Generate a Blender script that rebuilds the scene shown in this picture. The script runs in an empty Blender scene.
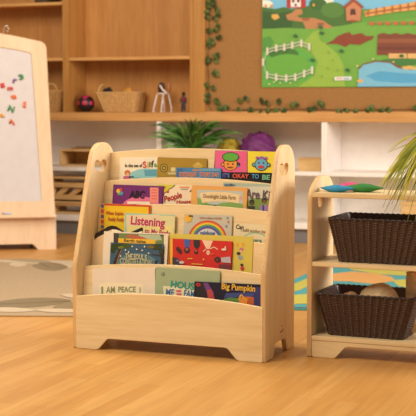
import bpy, bmesh, math, random
from mathutils import Vector, Matrix
random.seed(7)
S = bpy.context.scene
C = S.collection
PI = math.pi

# ------------------------------------------------------------------ camera, world, lights, exposure
FPX, PITCH, CAMH, CYAW = 1265.87, .0817, .9086, .3658
cam_d = bpy.data.cameras.new('camera'); cam = bpy.data.objects.new('camera', cam_d); C.objects.link(cam)
cam_d.sensor_width = 36; cam_d.lens = FPX / 416 * 36
cam.location = (0, 0, CAMH); cam.rotation_euler = (PI / 2 - PITCH, 0, CYAW)
cam_d.clip_start = .05; cam_d.clip_end = 60
cam_d.dof.use_dof = True; cam_d.dof.focus_distance = 4.55; cam_d.dof.aperture_fstop = 6.5
S.camera = cam
W = bpy.data.worlds.new('world'); S.world = W; W.use_nodes = True
bg = W.node_tree.nodes['Background']; bg.inputs[0].default_value = (1, .87, .70, 1); bg.inputs[1].default_value = .335

def area(name, loc, rot, sx, sy, power, col):
    l = bpy.data.lights.new(name, 'AREA'); l.shape = 'RECTANGLE'; l.size = sx; l.size_y = sy
    l.energy = power; l.color = col
    o = bpy.data.objects.new(name, l); C.objects.link(o); o.location = loc; o.rotation_euler = rot
    return o
area('ceiling_panel_light', (-2.8, 2.2, 2.9), (math.radians(16), 0, math.radians(-8)), 1.6, 1.4, 112, (1, .90, .71))
area('ceiling_panel_light', (-2.8, 4.9, 2.8), (math.radians(36), 0, 0), 3.6, 1.0, 76, (1, .88, .73))
area('window_daylight', (2.6, 5.7, 1.75), (math.radians(80), 0, math.radians(104)), 2.2, 1.5, 220, (1, .93, .88))
vs = S.view_settings
vs.view_transform = 'Standard'; vs.look = 'None'; vs.gamma = 1; vs.use_curve_mapping = False; vs.exposure = 0.0

# ------------------------------------------------------------------ pixel -> point of the place
def ray(x, y):
    a, b = (x - 208) / FPX, -(y - 208) / FPX
    c, s = math.cos(PITCH), math.sin(PITCH)
    Y = c + s * b; Z = -s + c * b
    ct, st = math.cos(CYAW), math.sin(CYAW)
    return Vector((a * ct - Y * st, a * st + Y * ct, Z))
CAMP = Vector((0, 0, CAMH))
def at_v(x, y, v):                      # point on the plane y = v (parallel to the back wall)
    r = ray(x, y); return CAMP + r * (v / r.y)
def at_z(x, y, z=0.0):
    r = ray(x, y); return CAMP + r * ((z - CAMH) / r.z)
def at_plane(x, y, p0, n):
    r = ray(x, y); return CAMP + r * ((p0 - CAMP).dot(n) / r.dot(n))

# ------------------------------------------------------------------ materials
def lin(c):
    f = lambda v: v / 12.92 if v <= .04045 else ((v + .055) / 1.055) ** 2.4
    return tuple(f(v / 255) for v in c) + (1,)
MATS = {}
def mat(name, rgb, rough=.6, metal=0, var=.0, scale=20, bump=0, spec=.4):
    if name in MATS: return MATS[name]
    m = bpy.data.materials.new(name); m.use_nodes = True; nt = m.node_tree; b = nt.nodes['Principled BSDF']
    b.inputs['Roughness'].default_value = rough; b.inputs['Metallic'].default_value = metal
    b.inputs['Specular IOR Level'].default_value = spec
    c = lin(rgb)
    tc = nt.nodes.new('ShaderNodeTexCoord'); nz = nt.nodes.new('ShaderNodeTexNoise')
    nz.inputs['Scale'].default_value = scale; nz.inputs['Detail'].default_value = 4
    nt.links.new(tc.outputs['Object'], nz.inputs['Vector'])
    rp = nt.nodes.new('ShaderNodeValToRGB'); rp.color_ramp.elements[0].position = .3; rp.color_ramp.elements[1].position = .7
    v = max(var, .03)
    rp.color_ramp.elements[0].color = tuple(x * (1 - v) for x in c[:3]) + (1,)
    rp.color_ramp.elements[1].color = tuple(min(1, x * (1 + v * .6)) for x in c[:3]) + (1,)
    nt.links.new(nz.outputs['Fac'], rp.inputs[0]); nt.links.new(rp.outputs[0], b.inputs['Base Color'])
    if bump:
        bp = nt.nodes.new('ShaderNodeBump'); bp.inputs['Strength'].default_value = bump; bp.inputs['Distance'].default_value = .004
        nt.links.new(nz.outputs['Fac'], bp.inputs['Height']); nt.links.new(bp.outputs[0], b.inputs['Normal'])
    MATS[name] = m; return m
def wood(name, light, dark, stretch=(30, 30, 1.6), rough=.45, amount=.6):
    if name in MATS: return MATS[name]
    m = bpy.data.materials.new(name); m.use_nodes = True; nt = m.node_tree; b = nt.nodes['Principled BSDF']
    b.inputs['Roughness'].default_value = rough; b.inputs['Specular IOR Level'].default_value = .35
    tc = nt.nodes.new('ShaderNodeTexCoord'); mp = nt.nodes.new('ShaderNodeMapping'); mp.inputs['Scale'].default_value = stretch
    nt.links.new(tc.outputs['Object'], mp.inputs['Vector'])
    n1 = nt.nodes.new('ShaderNodeTexNoise'); n1.inputs['Scale'].default_value = 1; n1.inputs['Detail'].default_value = 6; n1.inputs['Distortion'].default_value = .6
    n2 = nt.nodes.new('ShaderNodeTexNoise'); n2.inputs['Scale'].default_value = 4.5; n2.inputs['Detail'].default_value = 3
    nt.links.new(mp.outputs[0], n1.inputs['Vector']); nt.links.new(mp.outputs[0], n2.inputs['Vector'])
    mx = nt.nodes.new('ShaderNodeMath'); mx.operation = 'ADD'; nt.links.new(n1.outputs['Fac'], mx.inputs[0])
    ml = nt.nodes.new('ShaderNodeMath'); ml.operation = 'MULTIPLY'; ml.inputs[1].default_value = amount
    nt.links.new(n2.outputs['Fac'], ml.inputs[0]); nt.links.new(ml.outputs[0], mx.inputs[1])
    rp = nt.nodes.new('ShaderNodeValToRGB')
    rp.color_ramp.elements[0].position = .45; rp.color_ramp.elements[0].color = lin(dark)
    rp.color_ramp.elements[1].position = 1.1 if amount > .8 else .98; rp.color_ramp.elements[1].color = lin(light)
    nt.links.new(mx.outputs[0], rp.inputs[0]); nt.links.new(rp.outputs[0], b.inputs['Base Color'])
    MATS[name] = m; return m
BIRCH_L, BIRCH_D = (236, 209, 164), (218, 186, 134)
birch_v = wood('birch_ply_upright', BIRCH_L, BIRCH_D, (26, 26, 2.0))
birch_h = wood('birch_ply_lengthwise', BIRCH_L, BIRCH_D, (2.0, 26, 26))
ply_edge = wood('birch_ply_edge', (226, 188, 136), (200, 158, 104), (60, 60, 3))
easel_wood = wood('pale_beech', (226, 197, 164), (214, 182, 146), (22, 22, 2))
cubby_h = wood('maple_cabinet_lengthwise', (212, 160, 98), (188, 132, 72), (1.8, 18, 30))
cubby_v = wood('maple_cabinet_upright', (184, 132, 68), (160, 106, 48), (22, 18, 1.6))
cubby_back = wood('maple_cabinet_back', (200, 144, 82), (176, 120, 62), (16, 16, 1.6))
toy_wood = wood('toy_block_wood', (228, 190, 132), (206, 162, 104), (3, 20, 20))
white_lam = mat('white_laminate', (244, 238, 232), .5, var=.03)
white_board = mat('whiteboard_surface', (206, 198, 198), .25, var=.02)
grey_kick = mat('grey_plinth', (122, 118, 118), .6)
cork = mat('cork', (160, 115, 66), .9, var=.10, scale=60, bump=.15)

def floor_mat():
    m = bpy.data.materials.new('maple_plank_floor'); m.use_nodes = True; nt = m.node_tree; b = nt.nodes['Principled BSDF']
    b.inputs['Roughness'].default_value = .42; b.inputs['Specular IOR Level'].default_value = .35
    tc = nt.nodes.new('ShaderNodeTexCoord'); mp = nt.nodes.new('ShaderNodeMapping'); mp.inputs['Rotation'].default_value = (0, 0, PI / 2)
    nt.links.new(tc.outputs['Object'], mp.inputs['Vector'])
    br = nt.nodes.new('ShaderNodeTexBrick'); br.inputs['Scale'].default_value = 1
    br.inputs['Brick Width'].default_value = .62; br.inputs['Row Height'].default_value = .066
    br.inputs['Mortar Size'].default_value = .0007; br.inputs['Bias'].default_value = 0; br.offset = .37; br.offset_frequency = 2
    br.inputs['Color1'].default_value = lin((209, 157, 88)); br.inputs['Color2'].default_value = lin((197, 141, 72)); br.inputs['Mortar'].default_value = lin((186, 124, 66))
    nt.links.new(mp.outputs[0], br.inputs['Vector'])
    mp2 = nt.nodes.new('ShaderNodeMapping'); mp2.inputs['Scale'].default_value = (34, 2.2, 1)
    nt.links.new(tc.outputs['Object'], mp2.inputs['Vector'])
    nz = nt.nodes.new('ShaderNodeTexNoise'); nz.inputs['Scale'].default_value = 1; nz.inputs['Detail'].default_value = 6; nz.inputs['Distortion'].default_value = .8
    nt.links.new(mp2.outputs[0], nz.inputs['Vector'])
    rp = nt.nodes.new('ShaderNodeValToRGB'); rp.color_ramp.elements[0].position = .3; rp.color_ramp.elements[1].position = .75
    rp.color_ramp.elements[0].color = (.80, .76, .70, 1); rp.color_ramp.elements[1].color = (1.06, 1.06, 1.06, 1)
    nt.links.new(nz.outputs['Fac'], rp.inputs[0])
    mx = nt.nodes.new('ShaderNodeMix'); mx.data_type = 'RGBA'; mx.blend_type = 'MULTIPLY'; mx.inputs[0].default_value = .8
    nt.links.new(br.outputs['Color'], mx.inputs[6]); nt.links.new(rp.outputs[0], mx.inputs[7])
    nt.links.new(mx.outputs[2], b.inputs['Base Color'])
    return m

# ------------------------------------------------------------------ object helpers
def link(name, me, mats, parent=None, M=None):
    if not isinstance(mats, (list, tuple)): mats = [mats]
    for m in mats: me.materials.append(m)
    o = bpy.data.objects.new(name, me); C.objects.link(o)
    if parent: o.parent = parent
    if M is not None: o.matrix_local = M
    return o
def bm_obj(name, bm, mats, parent=None, smooth=False, M=None):
    me = bpy.data.meshes.new(name); bmesh.ops.recalc_face_normals(bm, faces=bm.faces[:]); bm.to_mesh(me); bm.free()
    if smooth:
        for p in me.polygons: p.use_smooth = True
    return link(name, me, mats, parent, M)
def tag(o, label, cat, group=None):
    o['label'] = label; o['category'] = cat
    if group: o['group'] = group
    return o
def thing(name, label, cat, M=None, group=None):
    o = bpy.data.objects.new(name, None); C.objects.link(o); o.empty_display_size = .05
    if M is not None: o.matrix_world = M
    return tag(o, label, cat, group)
def structure(o): o['kind'] = 'structure'; return o
def frame(o, ex, ey, ez):
    M = Matrix.Identity(4)
    for i, e in enumerate((ex, ey, ez)):
        for j in range(3): M[j][i] = e[j]
    for j in range(3): M[j][3] = o[j]
    return M
def box(bm, x0, y0, z0, x1, y1, z1, bev=.0015, mi=0):
    vs_ = [bm.verts.new(p) for p in ((x0,y0,z0),(x1,y0,z0),(x1,y1,z0),(x0,y1,z0),(x0,y0,z1),(x1,y0,z1),(x1,y1,z1),(x0,y1,z1))]
    fs = [bm.faces.new([vs_[i] for i in f]) for f in ((3,2,1,0),(4,5,6,7),(0,1,5,4),(1,2,6,5),(2,3,7,6),(3,0,4,7))]
    for f in fs: f.material_index = mi
    if bev:
        es = list({e for f in fs for e in f.edges})
        bmesh.ops.bevel(bm, geom=es, offset=bev, segments=2, affect='EDGES', material=-1)
def box_obj(name, a, b, m, parent=None, bev=.0015):
    bm = bmesh.new(); box(bm, *a, *b, bev=bev); return bm_obj(name, bm, m, parent)
def fillet(pts, seg=6):
    out = []; n = len(pts)
    for i in range(n):
        p = Vector(pts[i][:2]); r = pts[i][2] if len(pts[i]) > 2 else 0
        if r <= 0: out.append(p); continue
        a = Vector(pts[i-1][:2]) - p; b = Vector(pts[(i+1) % n][:2]) - p
        la, lb = a.length, b.length; a.normalize(); b.normalize()
        ang = a.angle(b); 
        if ang > PI - .02: out.append(p); continue
        t = min(r / math.tan(ang / 2), la * .499, lb * .499); r2 = t * math.tan(ang / 2)
        c = p + (a + b).normalized() * (r2 / math.sin(ang / 2))
        s, e = p + a * t - c, p + b * t - c
        tot = s.angle(e); sg = 1 if s.x * e.y - s.y * e.x > 0 else -1
        for k in range(seg + 1):
            th = sg * tot * k / seg; co, si = math.cos(th), math.sin(th)
            out.append(c + Vector((s.x * co - s.y * si, s.x * si + s.y * co)))
    return out
def shape_mesh(outlines, thick, bev=.0012):
    """flat board of any outline (holes allowed): lies in XY, from z = -thick to 0"""
    cu = bpy.data.curves.new('c', 'CURVE'); cu.dimensions = '2D'; cu.fill_mode = 'BOTH'
    bev = min(bev, thick * .4)
    cu.extrude = max(thick / 2 - bev, 0); cu.bevel_depth = bev; cu.bevel_resolution = 1; cu.offset = -bev
    for ol in outlines:
        sp = cu.splines.new('POLY'); sp.points.add(len(ol) - 1); sp.use_cyclic_u = True
        for q, p in zip(sp.points, ol): q.co = (p[0], p[1], 0, 1)
    o = bpy.data.objects.new('c', cu); C.objects.link(o)
    dg = bpy.context.evaluated_depsgraph_get(); me = bpy.data.meshes.new_from_object(o.evaluated_get(dg))
    bpy.data.objects.remove(o); bpy.data.curves.remove(cu)
    me.materials.clear()
    me.transform(Matrix.Translation((0, 0, -thick / 2)))
    return me
def shape_obj(name, outlines, thick, m, parent=None, R=None, bev=.0012):
    me = shape_mesh(outlines, thick, bev)
    if isinstance(m, (list, tuple)):                    # second material on the sawn edges
        for p in me.polygons: p.material_index = 0 if abs(p.normal.z) > .5 else 1
    if R is not None: me.transform(R)
    return link(name, me, m, parent)
X_, Y_, Z_ = Vector((1,0,0)), Vector((0,1,0)), Vector((0,0,1))
def R_side(x): return frame(Vector((x,0,0)), Y_, Z_, X_)            # 2D (depth, height), board grows towards -x
def R_front(y): return frame(Vector((0,y,0)), X_, Z_, -Y_)          # 2D (x, height), board grows towards +y
def text_mesh(body, extrude=.0002, font_shear=0):
    cu = bpy.data.curves.new('t', 'FONT'); cu.body = body; cu.size = 1; cu.extrude = 0; cu.align_x = 'LEFT'; cu.shear = font_shear
    cu.resolution_u = 3; cu.offset = .028
    o = bpy.data.objects.new('t', cu); C.objects.link(o)
    dg = bpy.context.evaluated_depsgraph_get(); me = bpy.data.meshes.new_from_object(o.evaluated_get(dg))
    bpy.data.objects.remove(o); bpy.data.curves.remove(cu); me.materials.clear()
    xs = [v.co.x for v in me.vertices]; ys = [v.co.y for v in me.vertices]
    me.transform(Matrix.Translation((-min(xs), -min(ys), 0)))
    w, h = max(xs) - min(xs), max(ys) - min(ys)
    me.transform(Matrix.Diagonal((1 / w, 1 / h, 1, 1)))
    return me
def ell(cx, cy, rx, ry, n=16, a0=0, a1=2*PI):
    return [(cx + rx * math.cos(a0 + (a1 - a0) * k / n), cy + ry * math.sin(a0 + (a1 - a0) * k / n)) for k in range(n if abs(a1 - a0) > 6.2 else n + 1)]
def tube(bm, pts, r, seg=8, closed=False, mi=0):
    pts = [Vector(p) for p in pts]; n = len(pts); rings = []
    rr = r if isinstance(r, (list, tuple)) else [r] * n
    up = None
    for i in range(n):
        a = pts[(i - 1) % n] if (closed or i) else pts[0]; b = pts[(i + 1) % n] if (closed or i < n - 1) else pts[-1]
        d = (b - a).normalized()
        if up is None: up = d.orthogonal().normalized()
        up = (up - d * up.dot(d)).normalized(); s = d.cross(up)
        rings.append([bm.verts.new(pts[i] + (up * math.cos(t) + s * math.sin(t)) * rr[i]) for t in [2 * PI * k / seg for k in range(seg)]])
    for i in range(n if closed else n - 1):
        A, B = rings[i], rings[(i + 1) % n]
        for k in range(seg):
            f = bm.faces.new((A[k], A[(k+1) % seg], B[(k+1) % seg], B[k])); f.material_index = mi; f.smooth = True
    if not closed:
        bm.faces.new(rings[0][::-1]).material_index = mi; bm.faces.new(rings[-1]).material_index = mi
def blade(bm, pts, w, mi=0, fold=.35, side=None):
    """long narrow leaf with a folded midrib, tapering to a point"""
    pts = [Vector(p) for p in pts]; n = len(pts); rows = []
    for i, p in enumerate(pts):
        d = (pts[min(i+1, n-1)] - pts[max(i-1, 0)]).normalized()
        s = d.cross(side if side is not None else Vector((0.3, -1, .4))).normalized()
        u = s.cross(d)
        t = i / (n - 1); ww = w * (min(1, .45 + 2.5 * t)) * (1 - t ** 2.2) + .0004
        rows.append([bm.verts.new(p - s * ww + u * ww * fold), bm.verts.new(p), bm.verts.new(p + s * ww + u * ww * fold)])
    for a, b in zip(rows, rows[1:]):
        for k in (0, 1):
            f = bm.faces.new((a[k], a[k+1], b[k+1], b[k])); f.material_index = mi; f.smooth = True
def bez(a, b, c, n=9):
    a, b, c = Vector(a), Vector(b), Vector(c)
    return [a * (1-t)**2 + b * 2*t*(1-t) + c * t*t for t in [k / (n-1) for k in range(n)]]
def art_obj(name, polys, parent, conv, M=None, lift=.0002, base=.0004, mats=None):
    """printed picture: polys = [(rgb, [pixel outline])], each layer a hair above the last; conv -> 2D"""
    bm = bmesh.new(); ml = []; 
    for i, (rgb, ol) in enumerate(polys):
        m = mat('print_%d_%d_%d' % rgb, rgb, .5)
        if m not in ml: ml.append(m)
        p2 = [conv(*p) for p in ol]
        ar = sum(p2[k-1][0] * p2[k][1] - p2[k][0] * p2[k-1][1] for k in range(len(p2)))
        if ar < 0: p2 = p2[::-1]
        vv = [bm.verts.new((x, y, base + i * lift)) for x, y in p2]
        f = bm.faces.new(vv); f.material_index = ml.index(m)
    bm.normal_update()
    bmesh.ops.triangulate(bm, faces=bm.faces[:], ngon_method='EAR_CLIP')
    me = bpy.data.meshes.new(name); bm.to_mesh(me); bm.free()
    return link(name, me, ml, parent, M)

# ------------------------------------------------------------------ the room
def plane_obj(name, pts, m):
    bm = bmesh.new(); bm.faces.new([bm.verts.new(p) for p in pts]); me = bpy.data.meshes.new(name); bm.to_mesh(me); bm.free()
    return structure(link(name, me, m))
V0 = 7.91                                   # front of the built-in cabinets
floor_o = structure(box_obj('floor', (-8, -2, -.1), (4, 8.42, 0), floor_mat(), bev=0))
wall_back = structure(box_obj('wall_back', (-8, 8.32, 0), (4, 8.42, 3.1), mat('wall_paint', (226, 208, 186), .8), bev=0))

# ------------------------------------------------------------------ white open cabinets under the worktop
def low_cabinet(x0, x1, label):
    t = thing('open_cabinet', label, 'cabinet', Matrix.Translation((x0, V0, 0)), 'white open cabinets under the wooden worktop')
    w = x1 - x0
    box_obj('side_panel', (0, 0, .095), (.018, .38, .794), white_lam, t)
    box_obj('side_panel', (w - .018, 0, .095), (w, .38, .794), white_lam, t)
    box_obj('back_panel', (.018, .36, .095), (w - .018, .37, .794), white_lam, t)
    box_obj('shelf', (.018, .002, .445), (w - .018, .36, .472), white_lam, t)
    box_obj('shelf', (.018, .002, .095), (w - .018, .36, .136), white_lam, t)
    box_obj('plinth', (0, .03, 0), (w, .36, .095), grey_kick, t)
    return t
low_cabinet(-4.588, -3.386, 'white open-shelf cabinet behind the easel, holding wooden crates')
low_cabinet(-3.386, -2.2275, 'white open-shelf cabinet in the middle, behind the book display')
low_cabinet(-2.2275, -.95, 'white open-shelf cabinet behind the low shelf with dark baskets')
wt = box_obj('worktop', (-5.2, V0 - .005, .795), (-.6, V0 + .4, .853), cubby_h)
tag(wt, 'long wooden worktop running along the wall above the white cabinets', 'worktop')

# wooden cubbies on the worktop
def cubby(x0, x1, z1, shelves, label, m=cubby_v):
    t = thing('wall_cubby', label, 'cubby', Matrix.Translation((x0, V0, .853)), 'wooden cubbies on the worktop')
    w = x1 - x0; h = z1 - .853; th = .024
    box_obj('side_panel', (0, 0, 0), (th, .30, h), cubby_v, t)
    box_obj('side_panel', (w - th, 0, 0), (w, .30, h), cubby_v, t)
    box_obj('back_panel', (th, .26, 0), (w - th, .27, h), cubby_back, t)
    box_obj('top_panel', (0, 0, h), (w, .30, h + .022), cubby_h, t)
    for z in shelves: box_obj('shelf', (th, .003, z - .853 - .0205), (w - th, .26, z - .853), cubby_h, t)
    return t
cubby(-5.0, -4.0885, 2.0, [1.231, 1.617], 'left wooden cubby behind the easel, with a shelf near the top of the photo')
cubby(-4.0885, -3.137, 2.0, [1.231], 'wide wooden cubby holding the wicker basket and the black and pink ball')

# cork board with its frame
cb = thing('cork_board', 'cork pinboard in a wood frame, trimmed with ivy', 'board', Matrix.Translation((-3.137, V0 + .02, .853)))
box_obj('cork_panel', (.085, 0, 0), (2.5, .02, 1.2), cork, cb, bev=0)
box_obj('frame_stile', (0, -.018, 0), (.086, .03, 1.2), cubby_v, cb)
box_obj('frame_rail', (.086, -.018, 0), (2.5, .03, .008), cubby_h, cb)
box_obj('frame_rail', (0, -.018, 1.2), (2.5, .03, 1.27), cubby_h, cb)

# farm poster
PV = V0 + .016
pl = at_v(262, 87.5, PV); pr = at_v(416, 88, PV)
pst = thing('farm_poster', 'bright farm scene poster with pond and white fence pinned on the cork board', 'poster',
            frame(Vector((pl.x, PV, pl.z)), X_, Z_, -Y_))
PW, PH = 1.45, .72
sheet = box_obj('sheet', (0, 0, 0), (PW, PH, .002), mat('poster_green', (98, 158, 62), .5, var=.05), pst, bev=0)
def pc(x, y):
    p = at_v(x, y, PV); return (min(max(p.x - pl.x, .002), PW - .002), min(max(p.z - pl.z, .002), PH - .002))
G1, G2, G3, G4 = (112, 168, 66), (66, 120, 52), (146, 182, 70), (84, 148, 64)
pp = [((120, 190, 226), [(262,9),(470,9),(470,-30),(262,-30)]),
      ((238, 236, 224), ell(264, 4, 9, 4)), ((238, 232, 214), ell(328, 2, 6, 4)),
      ((70, 112, 48), [(262,7),(275,9),(284,7),(292,9),(308,6),(316,3),(326,4),(340,5),(348,10),(352,18),(352,29),(262,29)]),
      ((52, 92, 42), [(262,11),(280,13),(292,11),(292,27),(276,29),(262,29)]),
      ((60, 104, 46), ell(318, 4, 9, 6)), ((84, 130, 56), ell(333, 10, 12, 8)),
      (G1, [(262,29),(285,28),(310,29),(340,26),(365,22),(470,14),(470,90),(262,90)]),
      (G4, [(262,38),(270,36),(274,42),(270,50),(262,52)]),
      ((96, 172, 74), [(262,52),(300,48),(316,60),(312,80),(262,88)]),
      (G3, [(313,32),(320,30),(319,38),(326,44),(338,54),(344,66),(345,88),(298,88),(314,76),(318,62),(312,52),(304,42)]),
      (G2, ell(284, 54, 15, 6)), ((104, 170, 66), ell(288, 66, 22, 12)),
      ((186, 130, 84), [(296,9),(302,9),(303,14),(297,16),(301,18),(314,18),(324,21),(334,28),(306,29),(303,22),(288,20),(286,15),(292,13)]),
      ((158, 96, 62), ell(306, 19.5, 4, 1.6)), ((150, 96, 64), ell(321, 24, 4, 1.4)),
      ((220, 172, 88), [(271.5,14.5),(278,14),(280,18),(275,20),(272,18)]),
      ((178, 52, 48), [(287,-4),(306,-4),(306,8),(287,8)]),
      ((240, 232, 226), [(291,-3),(301,-3),(301,7),(291,7)]),
      ((110, 48, 42), ell(293.5, 1, 1.6, 1.8, 8)), ((110, 48, 42), ell(298.5, 1, 1.6, 1.8, 8)), ((110, 48, 42), ell(296, 5, 1.4, 1.4, 8)),
      ((220, 160, 60), ell(266, 6, 1.6, 1.6, 8)), ((220, 160, 60), ell(272, 6, 1.6, 1.6, 8)), ((220, 160, 60), ell(314, 5, 1.4, 1.6, 8)),
      ((136, 62, 40), [(326,44),(334,40),(338,36),(346,33),(350,32),(352,35),(362,33),(366,36),(374,36),(373,39),(366,42),(360,45),(350,44),(346,47),(338,44)]),
      ((124, 66, 46), [(378,34.5),(384,33),(390,34.5),(396,33),(402,34.5),(408,33),(414,34.5),(440,33),(470,34),(470,55),(377,55)]),
      ((146, 84, 58), [(378,39),(470,38),(470,42.5),(378,43)]), ((108, 54, 40), [(378,47),(470,46.5),(470,50),(378,50)]),
      ((222, 178, 116), [(389,53.5),(407,53.5),(407,58.5),(389,58.5)]), ((222, 178, 116), [(408,53.5),(426,53.5),(426,58.5),(408,58.5)]),
      ((66, 122, 62), ell(400, 62, 22, 3.5)), ((124, 84, 56), [(359,68),(364,63.5),(376,60.5),(390,61.5),(400,66),(410,68),(410,70),(396,70),(362,70)]),
      ((122, 186, 216), [(359,70),(364,65),(376,62),(390,63),(398,68),(410,70),(440,66),(470,70),(470,88),(357.5,88),(359,80)]),
      ((84, 164, 208), [(366,76),(380,71),(400,73),(425,74),(450,76),(450,82),(400,83),(376,81)]),
      ((216, 176, 104), ell(360.5, 81, 3.2, 1.8)), ((216, 176, 104), [(402,67),(410,65.5),(416,67),(426,66),(426,69.5),(404,69.5)]),
      ((228, 168, 92), [(364,12),(374,9),(390,6),(410,3),(430,-2),(430,8),(416,10),(396,12),(378,15),(366,17)]),
      ((176, 108, 60), [(364,13),(416,5),(430,3),(430,5),(416,7),(365,15)]),
      ((196, 128, 92), [(346,6),(354,0),(362,6),(361,21),(347,21)]), ((150, 74, 48), [(343,7),(354,-2),(364.5,7),(362,8.5),(354,2),(346,8.5)]),
      ((84, 50, 40), [(351,9),(355.5,9),(356.5,15),(350.5,15)]), ((150, 84, 60), ell(353, 21, 4, 1.3)),
      ((230, 232, 228), [(335,77),(352,76.5),(352,80),(335,80.5)]), ((214, 150, 150), [(337,78),(343,78),(343,79.2),(337,79.2)]), ((130, 160, 210), [(344,78),(350,77.8),(350,79),(344,79.2)])]
for k in range(9): pp.append(((188, 104, 62), ell(372 + 8 * k, 23.5 - .1 * k, 3, 2, 8)))
for k in range(7): pp.append(((170, 104, 60), [(368 + 8 * k, 9.5 - 1.2 * k), (369.6 + 8 * k, 9.2 - 1.2 * k), (369.6 + 8 * k, 15.5 - 1.2 * k), (368 + 8 * k, 16 - 1.2 * k)]))
for x, y in ((342,51),(348,70),(313,60),(322,33),(321,27),(402,56),(296,36)): pp.append(((52, 104, 66), ell(x, y, 2.4, 1.8, 8)))
for x, y in ((270,84),(275,82),(281,83),(291,83),(374,59),(358,66),(394,62)): pp.append(((222, 200, 150), ell(x, y, 1.1, .8, 8)))
for x, y in ((329,52),(333,60),(328,68),(338,70),(322,76),(334,80),(322,40)): pp.append(((120, 164, 60), ell(x, y, 1.2, .7, 8)))
art_obj('picture', pp, sheet, pc, base=.0025)
FW = [(264,62,),(268,51),(277,48),(285,47),(293,45),(302,43),(310,46.5)]
FW2 = [(264,62),(268,75),(277,77),(287,78),(296,77),(305,73.5),(313,70)]
fen = []
for L in (FW, FW2):
    for (xa, ya), (xb, yb) in zip(L, L[1:]):
        for dy in (-1.2, 1.8): fen.append(((214, 208, 190), [(xa,ya+dy-.5),(xb,yb+dy-.5),(xb,yb+dy+.5),(xa,ya+dy+.5)]))
    for x, y in L: fen.append(((222, 216, 198), [(x-1,y-3.5),(x+1,y-3.5),(x+1,y+4),(x-1,y+4)]))
art_obj('fence_picture', fen, sheet, pc, base=.0145, lift=.0001)

# ivy garlands
def ivy(pts, name, label, stem):
    t = thing(name, label, 'garland', Matrix.Translation(at_v(pts[0][0], pts[0][1], V0)), 'ivy garlands on the cork board')
    o = t.location.copy(); bm = bmesh.new()
    for x, y in pts:
        for k in range(3):
            c = at_v(x + random.uniform(-1.5, 1.5), y + random.uniform(-1.3, 1.3), V0 - .002) - o
            s = random.uniform(.015, .022); a = random.uniform(0, 6.28); q = Matrix.Rotation(a, 3, 'Y') @ Matrix.Rotation(random.uniform(-.5, .5), 3, 'X')
            rim = [(0,-.9),(.5,-.75),(1,-.3),(.6,0),(.75,.5),(.3,.5),(0,1.15),(-.3,.5),(-.75,.5),(-.6,0),(-1,-.3),(-.5,-.75)]
            mi = random.choice((0, 0, 1, 2)); cv = bm.verts.new(c + q @ Vector((0, -.003, 0)))
            rv = [bm.verts.new(c + q @ Vector((u * s, .003, v * s))) for u, v in rim]
            for i in range(12): bm.faces.new((cv, rv[i], rv[(i+1) % 12])).material_index = mi
    bm_obj('leaves', bm, [mat('ivy_dark', (52, 64, 18), .7), mat('ivy_green', (82, 100, 30), .7), mat('ivy_grey', (96, 108, 58), .7)], t)
    bm = bmesh.new(); tube(bm, [at_v(x, y, V0 + .008) - o for x, y in stem], .002, 5); bm_obj('stem', bm, mat('ivy_stem', (84, 62, 40), .7), t)
ivy([(209,3),(213,1),(208,7),(216,9),(207,12),(218,14),(207,18),(214,19),(213,4),(217,26),(209,30),(216,29),(219,37),(210,40),(208,45),(212,43),(210,42),(216,56),(215,60),(207,62),(208,59),(215,72),(216,74),(207,85),(213,88),(207,95),(207,101),(215,100),(218,103),(220,109),(226,107),(211,-5),(208,-9)],
    'ivy_garland', 'green ivy garland hanging down the left edge of the cork board', [(209,-12),(209,30),(207.5,60),(208.5,85),(208,104),(211,110)])
ivy([(240,100),(246,99),(239,109),(248,110),(252,110),(262,101),(267,102),(261,111),(268,111),(278,101),(276,111),(283,111),(291,105),(297,104),(310,110),(313,109),(311,110),(318,103),(322,105),(339,111),(346,111),(368,110),(372,109),(381,110),(389,110),(356,111),(414,107),(420,110),(424,106)],
    'ivy_garland', 'green ivy garland lying along the bottom edge of the cork board', [(232,110),(262,109),(300,109),(350,110),(424,109)])

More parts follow.
